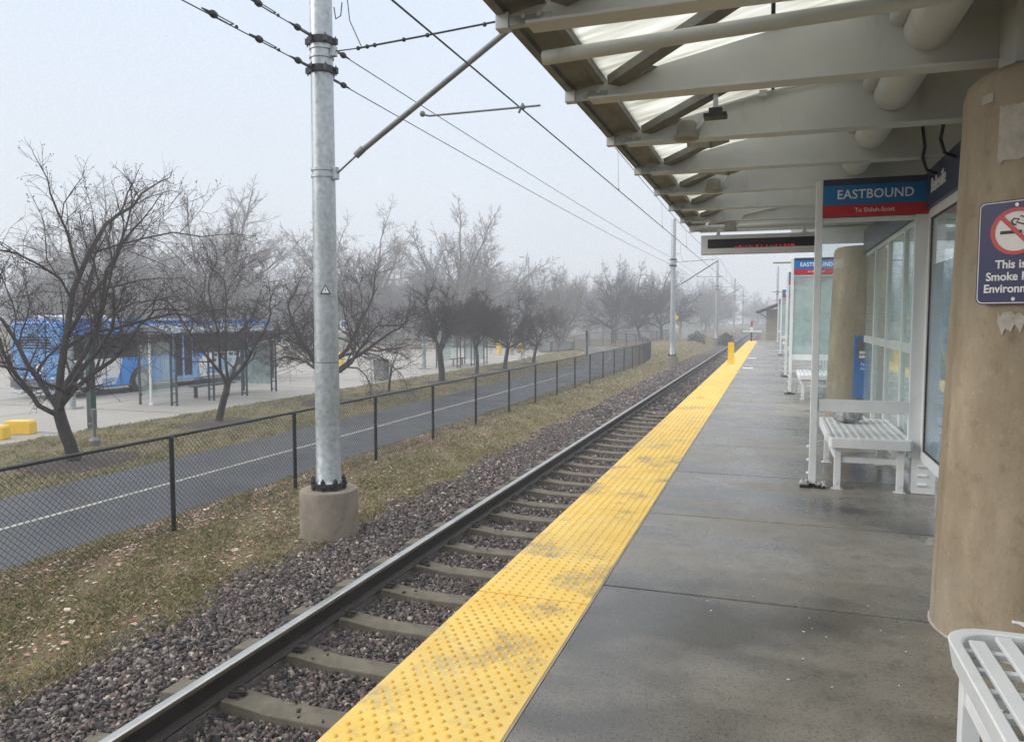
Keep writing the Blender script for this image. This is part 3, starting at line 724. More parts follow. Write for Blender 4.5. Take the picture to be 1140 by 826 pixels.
tag(np_mesh('far_woods',*woods(),M['twig_pale']),'leafless woods fading into the fog all round','woods',kind='stuff')
# shrubs by the third pole
def shrub(x,y,h,seed,label):
    rr=random.Random(seed); t=thing('shrub',label,'shrub',(x,y,gz(x)),0,'dark shrubs beside the track')
    m=MB()
    for i in range(900):
        a=rr.random()*6.28; e=rr.random()**.6; r=h*.6*e; z=rr.random()*h*(1-.35*e); c=Vector((r*math.cos(a),r*math.sin(a),z+.1)); u=Vector((rr.gauss(0,1),rr.gauss(0,1),rr.gauss(0,1))).normalized()*.07; w=u.cross(Vector((rr.gauss(0,1),rr.gauss(0,1),1))).normalized()*.05
        m.add([c-u,c+w,c+u,c-w],[(0,1,2,3)])
    m.build('foliage',M['shrub'],t)
    m=MB(); 
    for i in range(7): a=i*.9; m.tube([(0,0,-.1),(h*.35*math.cos(a),h*.35*math.sin(a),h*.7)],[.02,.008],4)
    m.build('stems',M['bark'],t)
shrub(-6.9,76,1.5,1,'dark evergreen shrub on the lawn side of the third line pole')
shrub(-4.3,79.5,1.3,2,'dark evergreen shrub on the track side of the third line pole')

# ------------------------------------------------------------------ catenary poles
def pole_hw(t,z,r):
    m=MB(); m.lathe((0,0,z),[(r+.004,-.045),(r+.02,-.04),(r+.02,.04),(r+.004,.045)],20)
    for k in range(6):
        a=k*PI/3+.3; c=(math.cos(a)*(r+.035),math.sin(a)*(r+.035))
        m.box(c[0]-.022,c[0]+.022,c[1]-.022,c[1]+.022,z-.035,z+.035); m.tube([(c[0],c[1],z-.06),(c[0],c[1],z+.06)],.009,6)
    return m
def catenary_pole(x,y,label,detail,zb=-1.2,hp=9.4,bracket=True):
    t=thing('catenary_pole',label,'line pole',(x,y,zb),0,'galvanised overhead line poles')
    m=MB(); m.lathe((0,0,0),[(.36,-.3),(.36,.56),(.345,.585)],40); m.build('foundation',M['fnd'],t,smooth=40)
    m=MB(); ft=.585
    m.prism([(.23*math.cos(a),.23*math.sin(a)) for a in [PI/8+PI*k/4 for k in range(8)]],'z',ft+.055,ft+.085)
    for k in range(8):
        a=PI*k/4+.2; cxx,cyy=.2*math.cos(a),.2*math.sin(a)
        m.cyl((cxx,cyy),.016,ft-.01,ft+.15,6); m.cyl((cxx,cyy),.032,ft+.085,ft+.125,6); m.cyl((cxx,cyy),.032,ft+.02,ft+.055,6)
    m.build('base_plate',M['steel_dark'],t,smooth=40)
    m=MB(); m.lathe((0,0,0),[(.175,ft+.085),(.165,ft+.10),(.152,ft+.12),(.150,ft+.9),(.1455,ft+2),(.140,ft+3.5),(.134,ft+5),(.125,hp-.02),(.12,hp)],32)
    m.build('mast',M['galv'],t,smooth=40)
    r=lambda z:.15-.025*(z-ft)/(hp-ft)
    for z in (6.02,5.68): pole_hw(t,z,r(z)).build('clamp_band',M['steel_dark'],t,smooth=40)
    for z in (2.16,3.1-.9): 
        m=MB(); m.lathe((0,0,0),[(.1475,z),(.150,z+.004),(.150,z+.010),(.1475,z+.014)],24); m.build('weld_seam',M['pipe_grey'],t,smooth=30) if z<2.2 else None
    for z in (5.83,5.93,4.42,4.5):
        m=MB(); m.lathe((0,0,z),[(r(z)+.002,-.018),(r(z)+.012,-.014),(r(z)+.012,.014),(r(z)+.002,.018)],20); m.build('bracket_band',M['galv'],t,smooth=40)
    for z0_,z1_ in ((4.38,4.53),(5.83,5.95)): m=MB(); m.box(.13,.2,-.035,.035,z0_,z1_); m.build('bracket',M['galv'],t,bevel=.006)
    if bracket:
        tip=(2.45,0,5.92)
        m=MB(); m.tube([(.2,0,4.46),(.5,0,4.68)],.012,8); m.tube([(.47,0,4.66),tip],.032,12); m.tube([(.45,0,4.645),(.55,0,4.72)],.042,10); m.build('cantilever_strut',M['pipe_grey'],t,smooth=40)
        m=MB(); m.tube([(.2,0,5.89),(.5,0,5.89)],.007,6); m.tube([(.5,0,5.89),(1.3,0,5.93),(2.35,0,5.99)],.012,8)
        for q in (.5,.62,.72,1.1,1.4,2.1): m.ball((q,0,5.89+.05*(q-.5)),.026,8,6)
        m.tube([(.55,0,5.89),(.42,-.05,6.2),(.38,-.1,6.8)],.006,5)
        m.tube([(.18,0,6.4),(.22,-.03,6.25),(.3,-.05,6.27),(.32,-.05,6.42)],.007,5)
        m.build('stay_rod',M['steel_dark'],t,smooth=40)
        m=MB(); m.tube([(1.3,0,5.06),(1.42,0,5.03),(2.75,0,5.03)],.012,8); m.tube([(2.55,0,5.07),(2.5,0,4.97)],.015,8); m.ball((1.33,0,5.06),.035,8,6); m.ball((2.55,0,5.03),.03,8,6); m.build('steady_arm',M['pipe_grey'],t,smooth=40)
    if detail:
        s=.5
        # warning triangle
        e=Vector((.12,-.13,0)).normalized()
        w=thing_part_sign(t)
    return t
def thing_part_sign(t):
    rz=math.atan2(.62,-.0)-PI/2
    nrm=Vector((.53,-.85,0)).normalized(); c=nrm*.152; side=Vector((-nrm.y,nrm.x,0))
    def P(u,v,d): q=c+side*u+nrm*d; return (q.x,q.y,3.05+v)
    m=MB(); m.add([P(-.065,-.05,0),P(.065,-.05,0),P(0,.065,0),P(-.065,-.05,.006),P(.065,-.05,.006),P(0,.065,.006)],[(0,1,2),(3,4,5),(0,1,4,3),(1,2,5,4),(2,0,3,5)])
    o=m.build('warning_plate',M['sign_black'],t); o['label']='small triangular warning plate on the pole'
    m=MB(); m.add([P(-.045,-.038,.008),P(.045,-.038,.008),P(0,.043,.008)],[(0,1,2)]); w=m.build('plate_face',M['sign_white'],o)
    m=MB(); m.add([P(-.005,.03,.010),P(.008,.0,.010),P(0,.0,.010),P(.006,-.028,.010),P(-.01,.005,.010),P(-.002,.006,.010)],[(0,1,2,3,4,5)]); m.build('bolt_mark',M['sign_black'],o)
PX0=-5.2
catenary_pole(PX0,8.15,'nearest galvanised line pole on a round concrete foundation by the fence',True)
catenary_pole(PX0-.1,43.7,'second galvanised line pole standing on the dry grass past the fence bend',False,hp=8.3)
catenary_pole(PX0-.1,80,'third galvanised line pole between two dark shrubs',False,hp=8.6)
catenary_pole(PX0,116,'fourth line pole fading in the fog above the rails',False,hp=8.6)
catenary_pole(PX0,152,'farthest faint line pole in the fog',False,hp=8.6)
catenary_pole(.6,98,'thin foggy line pole standing on the other side of the rails',False,hp=9,bracket=False)
# wires
def wire(label,x0,z0,ys,r,name='overhead_wire',sag=0,x1=None):
    m=MB()
    for a,b in zip(ys[:-1],ys[1:]):
        pts=[]
        for i in range(13):
            u=i/12; pts.append((x0,a+(b-a)*u,z0-4*sag*u*(1-u)))
        m.tube(pts,r,6)
    o=m.build(name,M['wire'],smooth=60); tag(o,label,'wire'); return o
sup=[-28,8.15,43.7,80,116,152,190]
cw=thing('contact_wire','thick contact wire running above the track','wire',(0,0,0))
m=MB(); m.tube([(-2.72,y,3.86) for y in sup],.0085,6); m.build('conductor',M['wire'],cw,smooth=60)
for a,b in zip(sup[1:-2],sup[2:-1]):
    for k in range(1,6):
        y=a+(b-a)*k/6; u=k/6; zt=4.75-.32*4*u*(1-u)
        m=MB(); m.tube([(-2.72,y,3.87),(-2.74,y,zt)],.003,4); m.ball((-2.72,y,3.875),.016,6,4); m.build('dropper',M['wire'],cw)
wire('messenger wire sagging above the contact wire',-2.74,4.75,sup,.007,'messenger_wire',.32)
for zz,l in ((4.82,'upper feeder cable with strain insulators beside the line poles'),(4.45,'lower feeder cable with strain insulators beside the line poles')):
    t=thing('feeder_cable',l,'cable',(0,0,0))
    m=MB()
    for a,b in zip(sup[:-1],sup[1:]):
        pts=[(PX0,a+.2+(b-a-.4)*i/12,zz-.12*4*(i/12)*(1-i/12)) for i in range(13)]; m.tube(pts,.0062,6)
    m.build('cable',M['wire'],t,smooth=60)
    for s in (-1,1):
        y0=8.15
        for off in (.35,1.05,1.75):
            if s==1 and off>1: continue
            m=MB()
            for dx in (-.022,.022): m.tube([(PX0+dx,y0+s*(off-.13),zz),(PX0+dx,y0+s*(off+.1),zz)],.006,5)
            m.tube([(PX0-.024,y0+s*(off-.13),zz),(PX0+.024,y0+s*(off-.13),zz)],.007,5)
            m.ball((PX0,y0+s*(off+.14),zz),.038,8,6,(1,1.5,1)); m.tube([(PX0,y0+s*(off+.15),zz),(PX0,y0+s*(off+.3),zz)],[.02,.007],6)
            m.ball((PX0,y0+s*(off-.2),zz),.02,6,4); m.build('strain_insulator',M['steel_dark'],t,smooth=40)

# ------------------------------------------------------------------ canopy
cn=thing('platform_canopy','grey steel station canopy with translucent panels over the platform','canopy',(0,0,0))
TB=[4.32+1.155*k for k in range(-6,7)]       # beam planes
ZB=2.74
def ztop(x): return 2.80+.21*(x+1.1) if x<=1.25 else 2.80+.21*2.35-.21*(x-1.25)
for t in TB:
    m=MB(); th=.035
    poly=[(-1.11,ZB),(3.6,ZB),(3.6,ztop(3.6)-.02),(1.25,ztop(1.25)-.02),(.2,ztop(.2)-.02),(-1.11,2.785)]
    m.prism(poly,'y',t-.018,t+.018)
    m.box(-1.0,3.5,t-.06,t+.06,ZB-.012,ZB+.002)      # bottom flange
    m.box(-1.145,-1.085,t-.03,t+.03,ZB-.008,2.80)
    for bx in (-1.02,-.95): m.tube([(bx,t-.03,2.775),(bx,t-.018,2.775)],.012,8)
    m.build('roof_beam',M['canopy'],cn,bevel=.003)
    m=MB(); m.box(-1.135,-.90,t-.0245,t-.0185,2.742,2.778); m.build('splice_plate',M['galv'],cn)
# opaque beam over column two
m=MB(); m.prism([(.25,2.62),(3.6,2.62),(3.6,ztop(3.6)-.02),(1.25,ztop(1.25)-.02),(.25,ztop(.25)-.02)],'y',12.36,12.44); m.build('roof_beam',M['canopy'],cn)
t0,t1=TB[0]-.1,TB[-1]+.12
m=MB()
m.prism([(-1.14,2.79),(-1.10,2.79),(-1.10,2.82),(-.96,2.84),(-.96,2.815),(-.92,2.815),(-.92,2.875),(-1.14,2.875)],'y',t0,t1)
m.build('edge_gutter',M['canopy_dark'],cn)
m=MB(); m.prism([(-.915,ztop(-.915)+.012),(.46,ztop(.46)+.012),(.46,ztop(.46)+.024),(-.915,ztop(-.915)+.024)],'y',t0,t1); m.build('translucent_roof_panel',M['panel'],cn)
m=MB(); m.prism([(.42,ztop(.42)),(1.25,ztop(1.25)),(2.1,ztop(2.1)),(2.1,ztop(2.1)+.05),(1.25,ztop(1.25)+.05),(.42,ztop(.42)+.05)],'y',t0,12.9); m.build('roof_deck',M['deck'],cn)
m=MB(); m.prism([(2.08,ztop(2.08)+.055),(3.5,ztop(3.5)+.055),(3.5,ztop(3.5)+.067),(2.08,ztop(2.08)+.067)],'y',t0,t1); m.build('translucent_roof_panel',M['panel'],cn)
m=MB(); m.box(-.035,-.015,t0,t1,ztop(-.02)-.02,ztop(-.02)+.01); m.build('glazing_bar',M['gasket'],cn)
for a,b in zip(TB[:-1],TB[1:]):
    m=MB(); m.bar((-.86,b-.05,ztop(-.86)-.035),(.42,a+.05,ztop(.42)-.035),.085,.05); m.build('diagonal_brace',M['canopy_dark'],cn)
    m=MB(); m.bar((-.80,b+.03,ztop(-.80)-.004),(.44,a+.13,ztop(.44)-.004),.02,.02); m.build('panel_seam',M['gasket'],cn)
    m=MB()
    for bx in (0,): m.prism([(-.84,2.795),(-.80,2.795),(-.62,ztop(-.62)-.03),(-.66,ztop(-.66)-.01),(-.84,2.86)],'y',b-.05,b-.03)
    m.build('gusset',M['canopy_dark'],cn)
m=MB(); m.tube([(.70,t0,2.93),(.70,t1,2.93)],.115,24); m.build('drain_duct',M['canopy'],cn,smooth=40)
m=MB(); m.tube([(.575,t0,3.0),(.575,t1,3.0)],.055,16); m.build('conduit',M['canopy'],cn,smooth=40)
m=MB(); m.tube([(-1.03,3.47,2.705),(1.2,3.47,2.79)],.032,16); m.build('cross_pipe',M['canopy'],cn,smooth=40)
m=MB(); m.tube([(-1.06,10.5,2.71),(2.2,10.5,2.71)],.03,12)
m.build('cross_pipe',M['canopy'],cn,smooth=40)
m=MB(); m.box(1.0,1.05,4.0,4.28,2.64,3.05); m.box(1.05,1.45,4.0,4.28,2.64,2.7); m.build('column_bracket',M['canopy'],cn,bevel=.004)
# added glowing tube under the canopy, imitates a white reflection in the shelter glass
for tt in (8.9,14.0)[:1]:
    L_=thing('reflection_strip','added glowing white strip imitating a reflection in the shelter glass','light',(.95,tt,2.62))
    m=MB(); m.box(-.05,.05,-.5,.5,.02,.09); m.build('housing',M['white'],L_)
    m=MB(); m.tube([(0,-.48,.0),(0,.48,.0)],.02,10); m.build('tube',M['glow_tube'],L_)
# speakers, flood lights and brackets
def loudspeaker(x,y,z,label):
    t=thing('loudspeaker',label,'speaker',(x,y,z),0,'speakers under the canopy')
    m=MB(); m.lathe((0,0,0),[(.075,-.075),(.085,-.07),(.085,-.05),(.07,-.045),(.066,.03),(.05,.05),(.01,.055)],20); m.build('dome',M['fixture'],t,smooth=40)
    m=MB(); m.tube([(.05,0,-.02),(.10,0,.02),(.16,-.0,.12),(.5,0,.19),(1.05,0,.27)],.012,8); m.box(.47,.52,-.02,.02,.17,.21); m.build('conduit',M['canopy'],t,smooth=40)
loudspeaker(-.58,5.42,2.80,'round grey loudspeaker under the third canopy beam from the tip')
loudspeaker(-.56,7.70,2.80,'round grey loudspeaker on the fifth canopy beam with curved conduit')
loudspeaker(-.52,10.05,2.68,'small round loudspeaker just above the message board')
def flood(x,y,z,label):
    t=thing('floodlight',label,'light',(x,y,z),R(-25),'square lights under the canopy'); t.rotation_euler=(R(20),R(12),R(-30))
    m=MB(); m.box(-.11,.11,-.11,-.09,-.05,.06); m.box(-.11,.11,.09,.11,-.05,.06); m.box(-.11,-.09,-.11,.11,-.05,.06); m.box(.09,.11,-.11,.11,-.05,.06); m.box(-.11,.11,-.11,.11,.05,.07); m.box(-.008,.008,-.09,.09,-.045,.05)
    m.build('housing',M['fixture'],t)
    m=MB(); m.box(-.088,.088,-.088,.088,.0,.01); m.build('lens',M['gasket'],t)
flood(-.48,5.95,2.85,'square open floodlight hanging behind the third canopy beam')
flood(-.42,7.15,2.86,'square open floodlight hanging behind the fourth canopy beam')
t=thing('camera_bracket','small dark bracket hanging between two near canopy beams','bracket',(-.36,5.0,2.9))
m=MB(); m.box(-.015,.015,-.01,.01,-.12,.05); m.build('stem',M['galv'],t)
m=MB(); m.box(-.07,.07,-.05,.05,-.15,-.125); m.box(-.04,.04,-.03,.03,-.125,-.09); m.build('plate',M['steel_dark'],t)
# hanging cables by the column
for yy,l in ((6.55,'black cable looping from the canopy down to the station name sign'),(5.9,'second black cable hanging by the column')):
    m=MB(); m.tube([(1.05,yy,2.95),(1.07,yy,2.80),(1.06,yy+.02,2.72),(1.12,yy+.2,2.66),(1.24,yy+.25,2.62)],.012,8)
    tag(m.build('hanging_cable',M['gasket'],smooth=60),l,'cable')

# ------------------------------------------------------------------ columns
def column(x,y,label,h=2.62,rad=.47):
    t=thing('concrete_column',label,'column',(x,y,0),0,'round concrete columns')
    m=MB(); m.lathe((0,0,0),[(rad,-.02),(rad-.016,h*.25),(rad-.033,h*.5),(rad-.05,h*.75),(rad-.062,h-.09),(rad-.075,h-.04),(rad-.11,h-.01),(rad-.16,h)],64); m.build('shaft',M['column'],t,smooth=35)
    return t
CX,CY=1.25,4.15
c1=column(CX,CY,'big tan concrete column with the no smoking sign in front')
m=MB()
def onc(phi,z,r): return (r*-math.sin(phi),-r*math.cos(phi),z)
# repair patches bonded to the column face
def curved_patch(par,cx0,ph0,ph1,z0,z1,jag,seed,name='repair_patch',mt='patch',pr=.474):
    rr=random.Random(seed); m=MB(); n_=14
    lo=[];hi=[]
    rz_=lambda z:.473-.062*min(z,2.53)/2.53+(.0 if z<2.5 else -.004)
    for i in range(n_+1):
        f=i/n_; ph=ph0+(ph1-ph0)*f; a_=z0+rr.uniform(-jag,jag); b_=z1+rr.uniform(-jag,jag)*.6; lo.append(onc(ph,a_,rz_(a_))); hi.append(onc(ph,b_,rz_(b_)))
    m.v=lo+hi; k=n_+1; m.f=[(i,i+1,k+i+1,k+i) for i in range(n_)]
    return m.build(name,M[mt],par,smooth=60)
curved_patch(c1,0,R(52),R(22),2.18,2.42,.012,2)
curved_patch(c1,0,R(66),R(57),2.455,2.495,.002,3,'paint_patch','patch')
curved_patch(c1,0,R(46),R(24),1.46,1.52,.035,6,'scraped_patch')
curved_patch(c1,0,R(30),R(6),.185,.20,.006,7,'scraped_patch','paint_white')
c2=column(1.27,12.4,'second tan concrete column behind the near shelter glass',h=2.56)
column(1.27,-4.1,'concrete column behind the viewer under the canopy')
# joint filler at foot
m=MB(); m.lathe((CX,CY,0),[(.47,.0),(.478,.002),(.478,.006),(.47,.01)],48); 
tag(m.build('column_foot_sealant',M['patch'],smooth=50),'pale sealant bead round the foot of the big column','sealant')

# no smoking sign
PHI=R(37); scx=CX-math.sin(PHI)*.447; scy=CY-math.cos(PHI)*.447
ns=thing('no_smoking_sign','navy no smoking sign bolted to the big column','sign',(scx,scy,1.785),-PHI)
def rrect(w,h,r,k=6):
    out=[]
    for cx_,cz_,a0 in ((w/2-r,h/2-r,0),(-w/2+r,h/2-r,PI/2),(-w/2+r,-h/2+r,PI),(w/2-r,-h/2+r,1.5*PI)):
        for i in range(k+1): a=a0+PI/2*i/k; out.append((cx_+r*math.cos(a),cz_+r*math.sin(a)))
    return out
m=MB(); m.prism(rrect(.305,.445,.028),'y',-.003,.0); m.build('plate',M['sign_navy'],ns)
def ring(o_,i_,y0,y1):
    k=len(o_); m=MB(); m.v=[(u,y0,v) for u,v in o_]+[(u,y0,v) for u,v in i_]+[(u,y1,v) for u,v in o_]+[(u,y1,v) for u,v in i_]
    for i in range(k):
        j=(i+1)%k; m.f+=[(i,j,k+j,k+i),(2*k+i,3*k+i,3*k+j,2*k+j),(i,2*k+i,2*k+j,j),(k+i,k+j,3*k+j,3*k+i)]
    return m
ring(rrect(.295,.435,.024),rrect(.288,.428,.021),-.0045,-.0031).build('border',M['sign_white'],ns)
circ=lambda r,cx_=0,cz_=0,k=48:[(cx_+r*math.cos(2*PI*i/k),cz_+r*math.sin(2*PI*i/k)) for i in range(k)]
m=MB(); m.prism(circ(.088,0,.088),'y',-.0045,-.0031); m.build('symbol_disc',M['sign_white'],ns)
m=MB()
m.prism([(-.062,.078),(.022,.078),(.022,.092),(-.062,.092)],'y',-.0058,-.0046); 
for q in (.030,.041,.052): m.prism([(q,.078),(q+.006,.078),(q+.006,.092),(q,.092)],'y',-.0058,-.0046)
for pts in ([(.035,.10),(.04,.112),(.02,.118),(.0,.125),(.01,.138),(-.01,.142),(-.02,.13),(-.012,.118),(.0,.115)],[(.048,.10),(.055,.12),(.04,.13),(.03,.145),(.015,.15)]):
    m.tube([(u,-.0058,v) for u,v in pts],.0028,5)
m.build('cigarette_symbol',M['sign_black'],ns)
r1=ring(circ(.1,0,.088),circ(.084,0,.088),-.0075,-.006)
a=R(-47); dx,dz=math.cos(a)*.09,math.sin(a)*.09; px_,pz_=-math.sin(a)*.0085,math.cos(a)*.0085
r1.prism([(-dx-px_,.088-dz-pz_),(dx-px_,.088+dz-pz_),(dx+px_,.088+dz+pz_),(-dx+px_,.088-dz+pz_)],'y',-.0092,-.0078)
r1.build('prohibition_ring',M['symbol_red'],ns)
for i,s_ in enumerate(('This is a','Smoke Free','Environment')):
    text(s_,.05,M['sign_white'],ns,(0,-.0045,-.052-.052*i),(R(90),0,0),bold=.0012,depth=.0012,sx=.93)
for z in (.2,-.2):
    m=MB(); m.tube([(0,-.003,z),(0,-.007,z)],.008,10); m.build('bolt',M['rim'],ns,smooth=40)

# ------------------------------------------------------------------ benches
def bench(label,loc,w,l,r=.05,h=.46,group=None,flare=False,ns_=6):
    t=thing('bench',label,'bench',loc,0,group)
    def rr2(w,l,r,k=6): return [(u+w/2,v+l/2) for u,v in rrect(w,l,r,k)]
    o_=rr2(w,l,r); i_=[(w/2+(u-w/2)*(w-.075)/w,l/2+(v-l/2)*(l-.075)/l) for u,v in o_]
    k=len(o_); m=MB()
    zt,zb=h,h-.09
    lo=o_ if not flare else [(w/2+(u-w/2)*(w-.03)/w,l/2+(v-l/2)*(l-.03)/l) for u,v in o_]
    m.v=[(u,v,zt) for u,v in o_]+[(u,v,zt) for u,v in i_]+[(u,v,zb) for u,v in lo]+[(u,v,zb) for u,v in i_]
    for i in range(k):
        j=(i+1)%k; m.f+=[(i,j,k+j,k+i),(2*k+i,3*k+i,3*k+j,2*k+j),(i,2*k+i,2*k+j,j),(k+i,k+j,3*k+j,3*k+i)]
    m.build('rim',M['white'],t,smooth=35,bevel=.006)
    m=MB(); sw=(w-.09)/ns_
    for q in range(ns_):
        x0=.045+q*sw+sw*.22; ins=.045 if 0<q<ns_-1 else .045+r*.45
        m.box(x0,x0+sw*(.52 if ns_<7 else .40),ins,l-ins,h-.022,h-.004)
    lat=ns_>7
    m.build('slats',M['white'],t,bevel=.003)
    m=MB(); nb=int(l/(.105 if ns_>6 else .135)); cw=.016 if ns_>6 else .014; cz=.0235 if ns_<=6 else .0065
    for q in range(1,nb): yy=l*q/nb; m.box(.04,w-.04,yy-cw,yy+cw,h-.042,h-cz)
    m.build('cross_bars',M['white'],t)
    for (u,v) in ((.05,.06),(w-.11,.06),(.05,l-.12),(w-.11,l-.12)):
        m=MB(); m.box(u,u+.055,v,v+.055,.006,zb+.003); m.box(u-.02,u+.075,v-.01,v+.065,0,.006); m.tube([(u+.02,v-.003,.06),(u+.02,v-.009,.06)],.012,8); m.build('leg',M['white'],t,bevel=.003)
    m=MB(); m.box(.105,w-.11,.075,.11,.24,.29); m.box(.105,w-.11,l-.1,l-.07,.24,.29); m.box(.06,.095,.115,l-.12,.24,.29); m.build('stretcher',M['white'],t,bevel=.003)
    return t
bench('white slatted metal bench with rounded corner beside the big column',(.565,1.0,0),.62,1.86,.13,.465,'white metal benches',True,6)
bench('white slatted bench inside the near shelter below the bag',(.50,7.13,0),.66,1.5,.03,.465,'white metal benches',False,9)
bench('white slatted bench in the middle shelter behind the near one',(.50,15.0,0),.62,1.6,.03,.465,'white metal benches',False,7)
bench('small distant white bench in the farthest shelters',(.50,35,0),.62,1.6,.03,.465,'white metal benches',False,7)
# bag on bench
rr=random.Random(4); m=MB(); m.ball((0,0,.075),.1,16,10,(1.45,1.1,.8))
m.v=[(x*(1+rr.uniform(-.16,.16)),y*(1+rr.uniform(-.16,.16)),max(.0,z*(1+rr.uniform(-.2,.2)))) for x,y,z in m.v]
b=m.build('plastic_bag',M['bag'],smooth=25,loc=(.74,8.25,.466)); tag(b,'crumpled grey plastic bag lying on the shelter bench','bag')

# ------------------------------------------------------------------ shelters
SIGNW=.86
def end_panel(t,y,front=-1,glassm='glass',foot=True,full=True):
    """local coords: x across, y along. end frame with sign"""
    m=MB(); m.box(.345,.405,y-.03,y+.03,.03,2.69); m.build('end_post',M['white'],t,bevel=.004)
    m=MB(); m.box(1.13,1.23,y-.03,y+.03,.31,2.38); m.build('wall_post',M['white'],t,bevel=.004)
    for za,zb_ in ((.68,.79),(2.335,2.375)): m=MB(); m.box(.406,1.129,y-.022,y+.022,za,zb_); m.build('cross_rail',M['white'],t,bevel=.004)
    m=MB(); m.box(.406,1.129,y-.005,y+.005,.791,2.334); m.build('pane',M[glassm],t)
    s=MB(); s.box(.40,1.225,y-.045,y+.045,2.378,2.70); sg=s.build('direction_sign',M['sign_slate'],t)
    sg['label']='blue over red EASTBOUND sign board'
    s=MB(); s.box(.402,1.222,y-.049,y-.0455,2.48,2.645); s.build('blue_band',M['sign_blue'],sg)
    s=MB(); s.box(.402,1.222,y-.049,y-.0455,2.378,2.478); s.build('red_band',M['sign_red'],sg)
    text('EASTBOUND',.108,M['sign_white'],sg,(.81,y-.0495,2.562),(R(90),0,0),bold=.0012,sp=1.03,sx=.93)
    text('To Shiloh-Scott',.052,M['sign_white'],sg,(.81,y-.0495,2.428),(R(90),0,0),bold=0,sx=.95)
    if foot:
        m=MB(); m.box(.27,.36,y-.09,y+.0,0,.012); m.box(.39,.48,y-.08,y+.02,0,.012); m.box(.34,.41,y-.035,y+.035,0,.03)
        m.build('base_plate',M['steel_dark'],t)
        rr=random.Random(int(y*10)); m=MB()
        for sx0,sx1 in ((.265,.355),(.4,.50)):
            n_=7
            b=len(m.v)
            for i in range(n_):
                for j in range(4):
                    m.v.append((sx0+(sx1-sx0)*i/(n_-1),y-.10+.05*j,.015+rr.uniform(0,.055)*(1 if 0<i<n_-1 else .4)))
            for i in range(n_-1):
                for j in range(3): a=b+i*4+j; m.f.append((a,a+4,a+5,a+1))
        m.build('post_shoe',M['foil'],t)
        m=MB()
        for z in (.12,.24,.36): m.ball((.335,y,z),.014,8,6)
        m.build('bolts',M['white'],t,smooth=60)
def module(label,y0,y1,ends,near=False,glassm='glass_frost'):
    t=thing('windscreen_shelter',label,'shelter',(0,y0,0),0,'white framed windscreen shelters on the platform')
    L=y1-y0
    for e in ends: end_panel(t,e-y0,glassm='glass' if near else 'glass_frost',foot=True)
    # back wall
    xw=1.24; n_=4 if near else max(2,int(round(L/.9))); fw=.05 if near else .03
    for i in range(n_):
        a=L*i/n_; b=L*(i+1)/n_
        if i>0 or not near: 
            m=MB(); m.box(xw-.03,xw+.03,a-fw if i else a+.035,a+fw if i else a+.09,.06,2.40); m.build('mullion',M['white'],t,bevel=.003)
        a2=a+fw+.001 if i else a+.091
        m=MB(); m.box(xw-.008,xw+.008,a2,b-fw-.001,.15,2.35); m.build('wall_pane',M['glass_wall' if near else 'glass_frost'],t)
        m=MB(); m.box(xw-.025,xw+.025,a2,b-fw-.001,1.18,1.27); m.box(xw-.025,xw+.025,a2,b-fw-.001,.09,.149); m.box(xw-.025,xw+.025,a2,b-fw-.001,2.351,2.40); m.build('glazing_rail',M['white'],t)
    m=MB(); m.box(xw-.06,xw+.06,0.05,L,2.405,2.70); nmo=m.build('name_board',M['sign_slate'],t)
    if not near:
        m=MB(); m.box(.0,.40,-.02,.02,2.60,2.63); m.build('arm',M['fixture'],t)
    return t
s1=module('near white framed shelter with the large EASTBOUND sign',7.25,11.6,[7.25],near=True)
module('middle white shelter with milky glass and a pair of EASTBOUND signs',16.2,21.0,[16.2,21.0])
module('far white shelter seen past the middle one, thin posts',33.6,38.2,[33.6])
module('farthest white shelter near the end of the platform',49.5,53.5,[49.5])
# near wall screen from shelter to column, with name sign and poster
t=thing('glazed_wall_screen','white framed glass screen with dark station name board beside the big column','screen',(1.255,4.5,0))
L=2.72
m=MB(); m.box(-.03,.03,L-.06,L,.31,2.40); m.build('screen_post',M['white'],t,bevel=.004)
for za,zb_ in ((.29,.38),(2.335,2.41)): m=MB(); m.box(-.03,.03,-.0,L-.061,za,zb_); m.build('screen_rail',M['white'],t,bevel=.004)
m=MB(); m.box(-.018,.0,L-.072,L-.0605,.381,2.334); m.box(-.018,.0,0,L-.08,.381,.392); m.box(-.018,.0,0,L-.08,2.322,2.334); m.build('gasket',M['gasket'],t)
m=MB(); m.box(-.012,-.004,.0,L-.076,.393,2.321); m.build('pane',M['glass'],t)
m=MB(); m.box(.004,.02,.0,L-.078,.393,1.95); p_=m.build('poster',M['poster'],t); p_['label']='blue printed poster with cream sun shape behind the glass'
m=MB(); 
pl=[(.6,1.15),(1.2,1.07),(1.7,1.08),(2.1,1.18),(2.22,1.32),(2.1,1.24),(1.7,1.2),(1.2,1.24),(.6,1.36)]
m.prism(pl,'x',.0015,.0035); m.build('printed_shape',M['cream'],p_)
m=MB(); m.box(-.055,.055,0,L+.02,2.412,2.72); nb=m.build('name_board',M['sign_slate'],t)
text('Belleville',.165,M['sign_white'],nb,(-.057,2.5,2.565),(R(90),0,R(-90)),bold=.001,sx=.95,align='LEFT')
m=MB(); m.box(-.09,.10,L+.0,L+.11,.0,.31)
m.build('foot_box',M['white'],t,bevel=.006)
m=MB()
for z in (.08,.16,.24): m.tube([(-.04,L-.004,z),(.03,L-.004,z)],.012,8)
m.build('box_handles',M['white'],t,smooth=40)
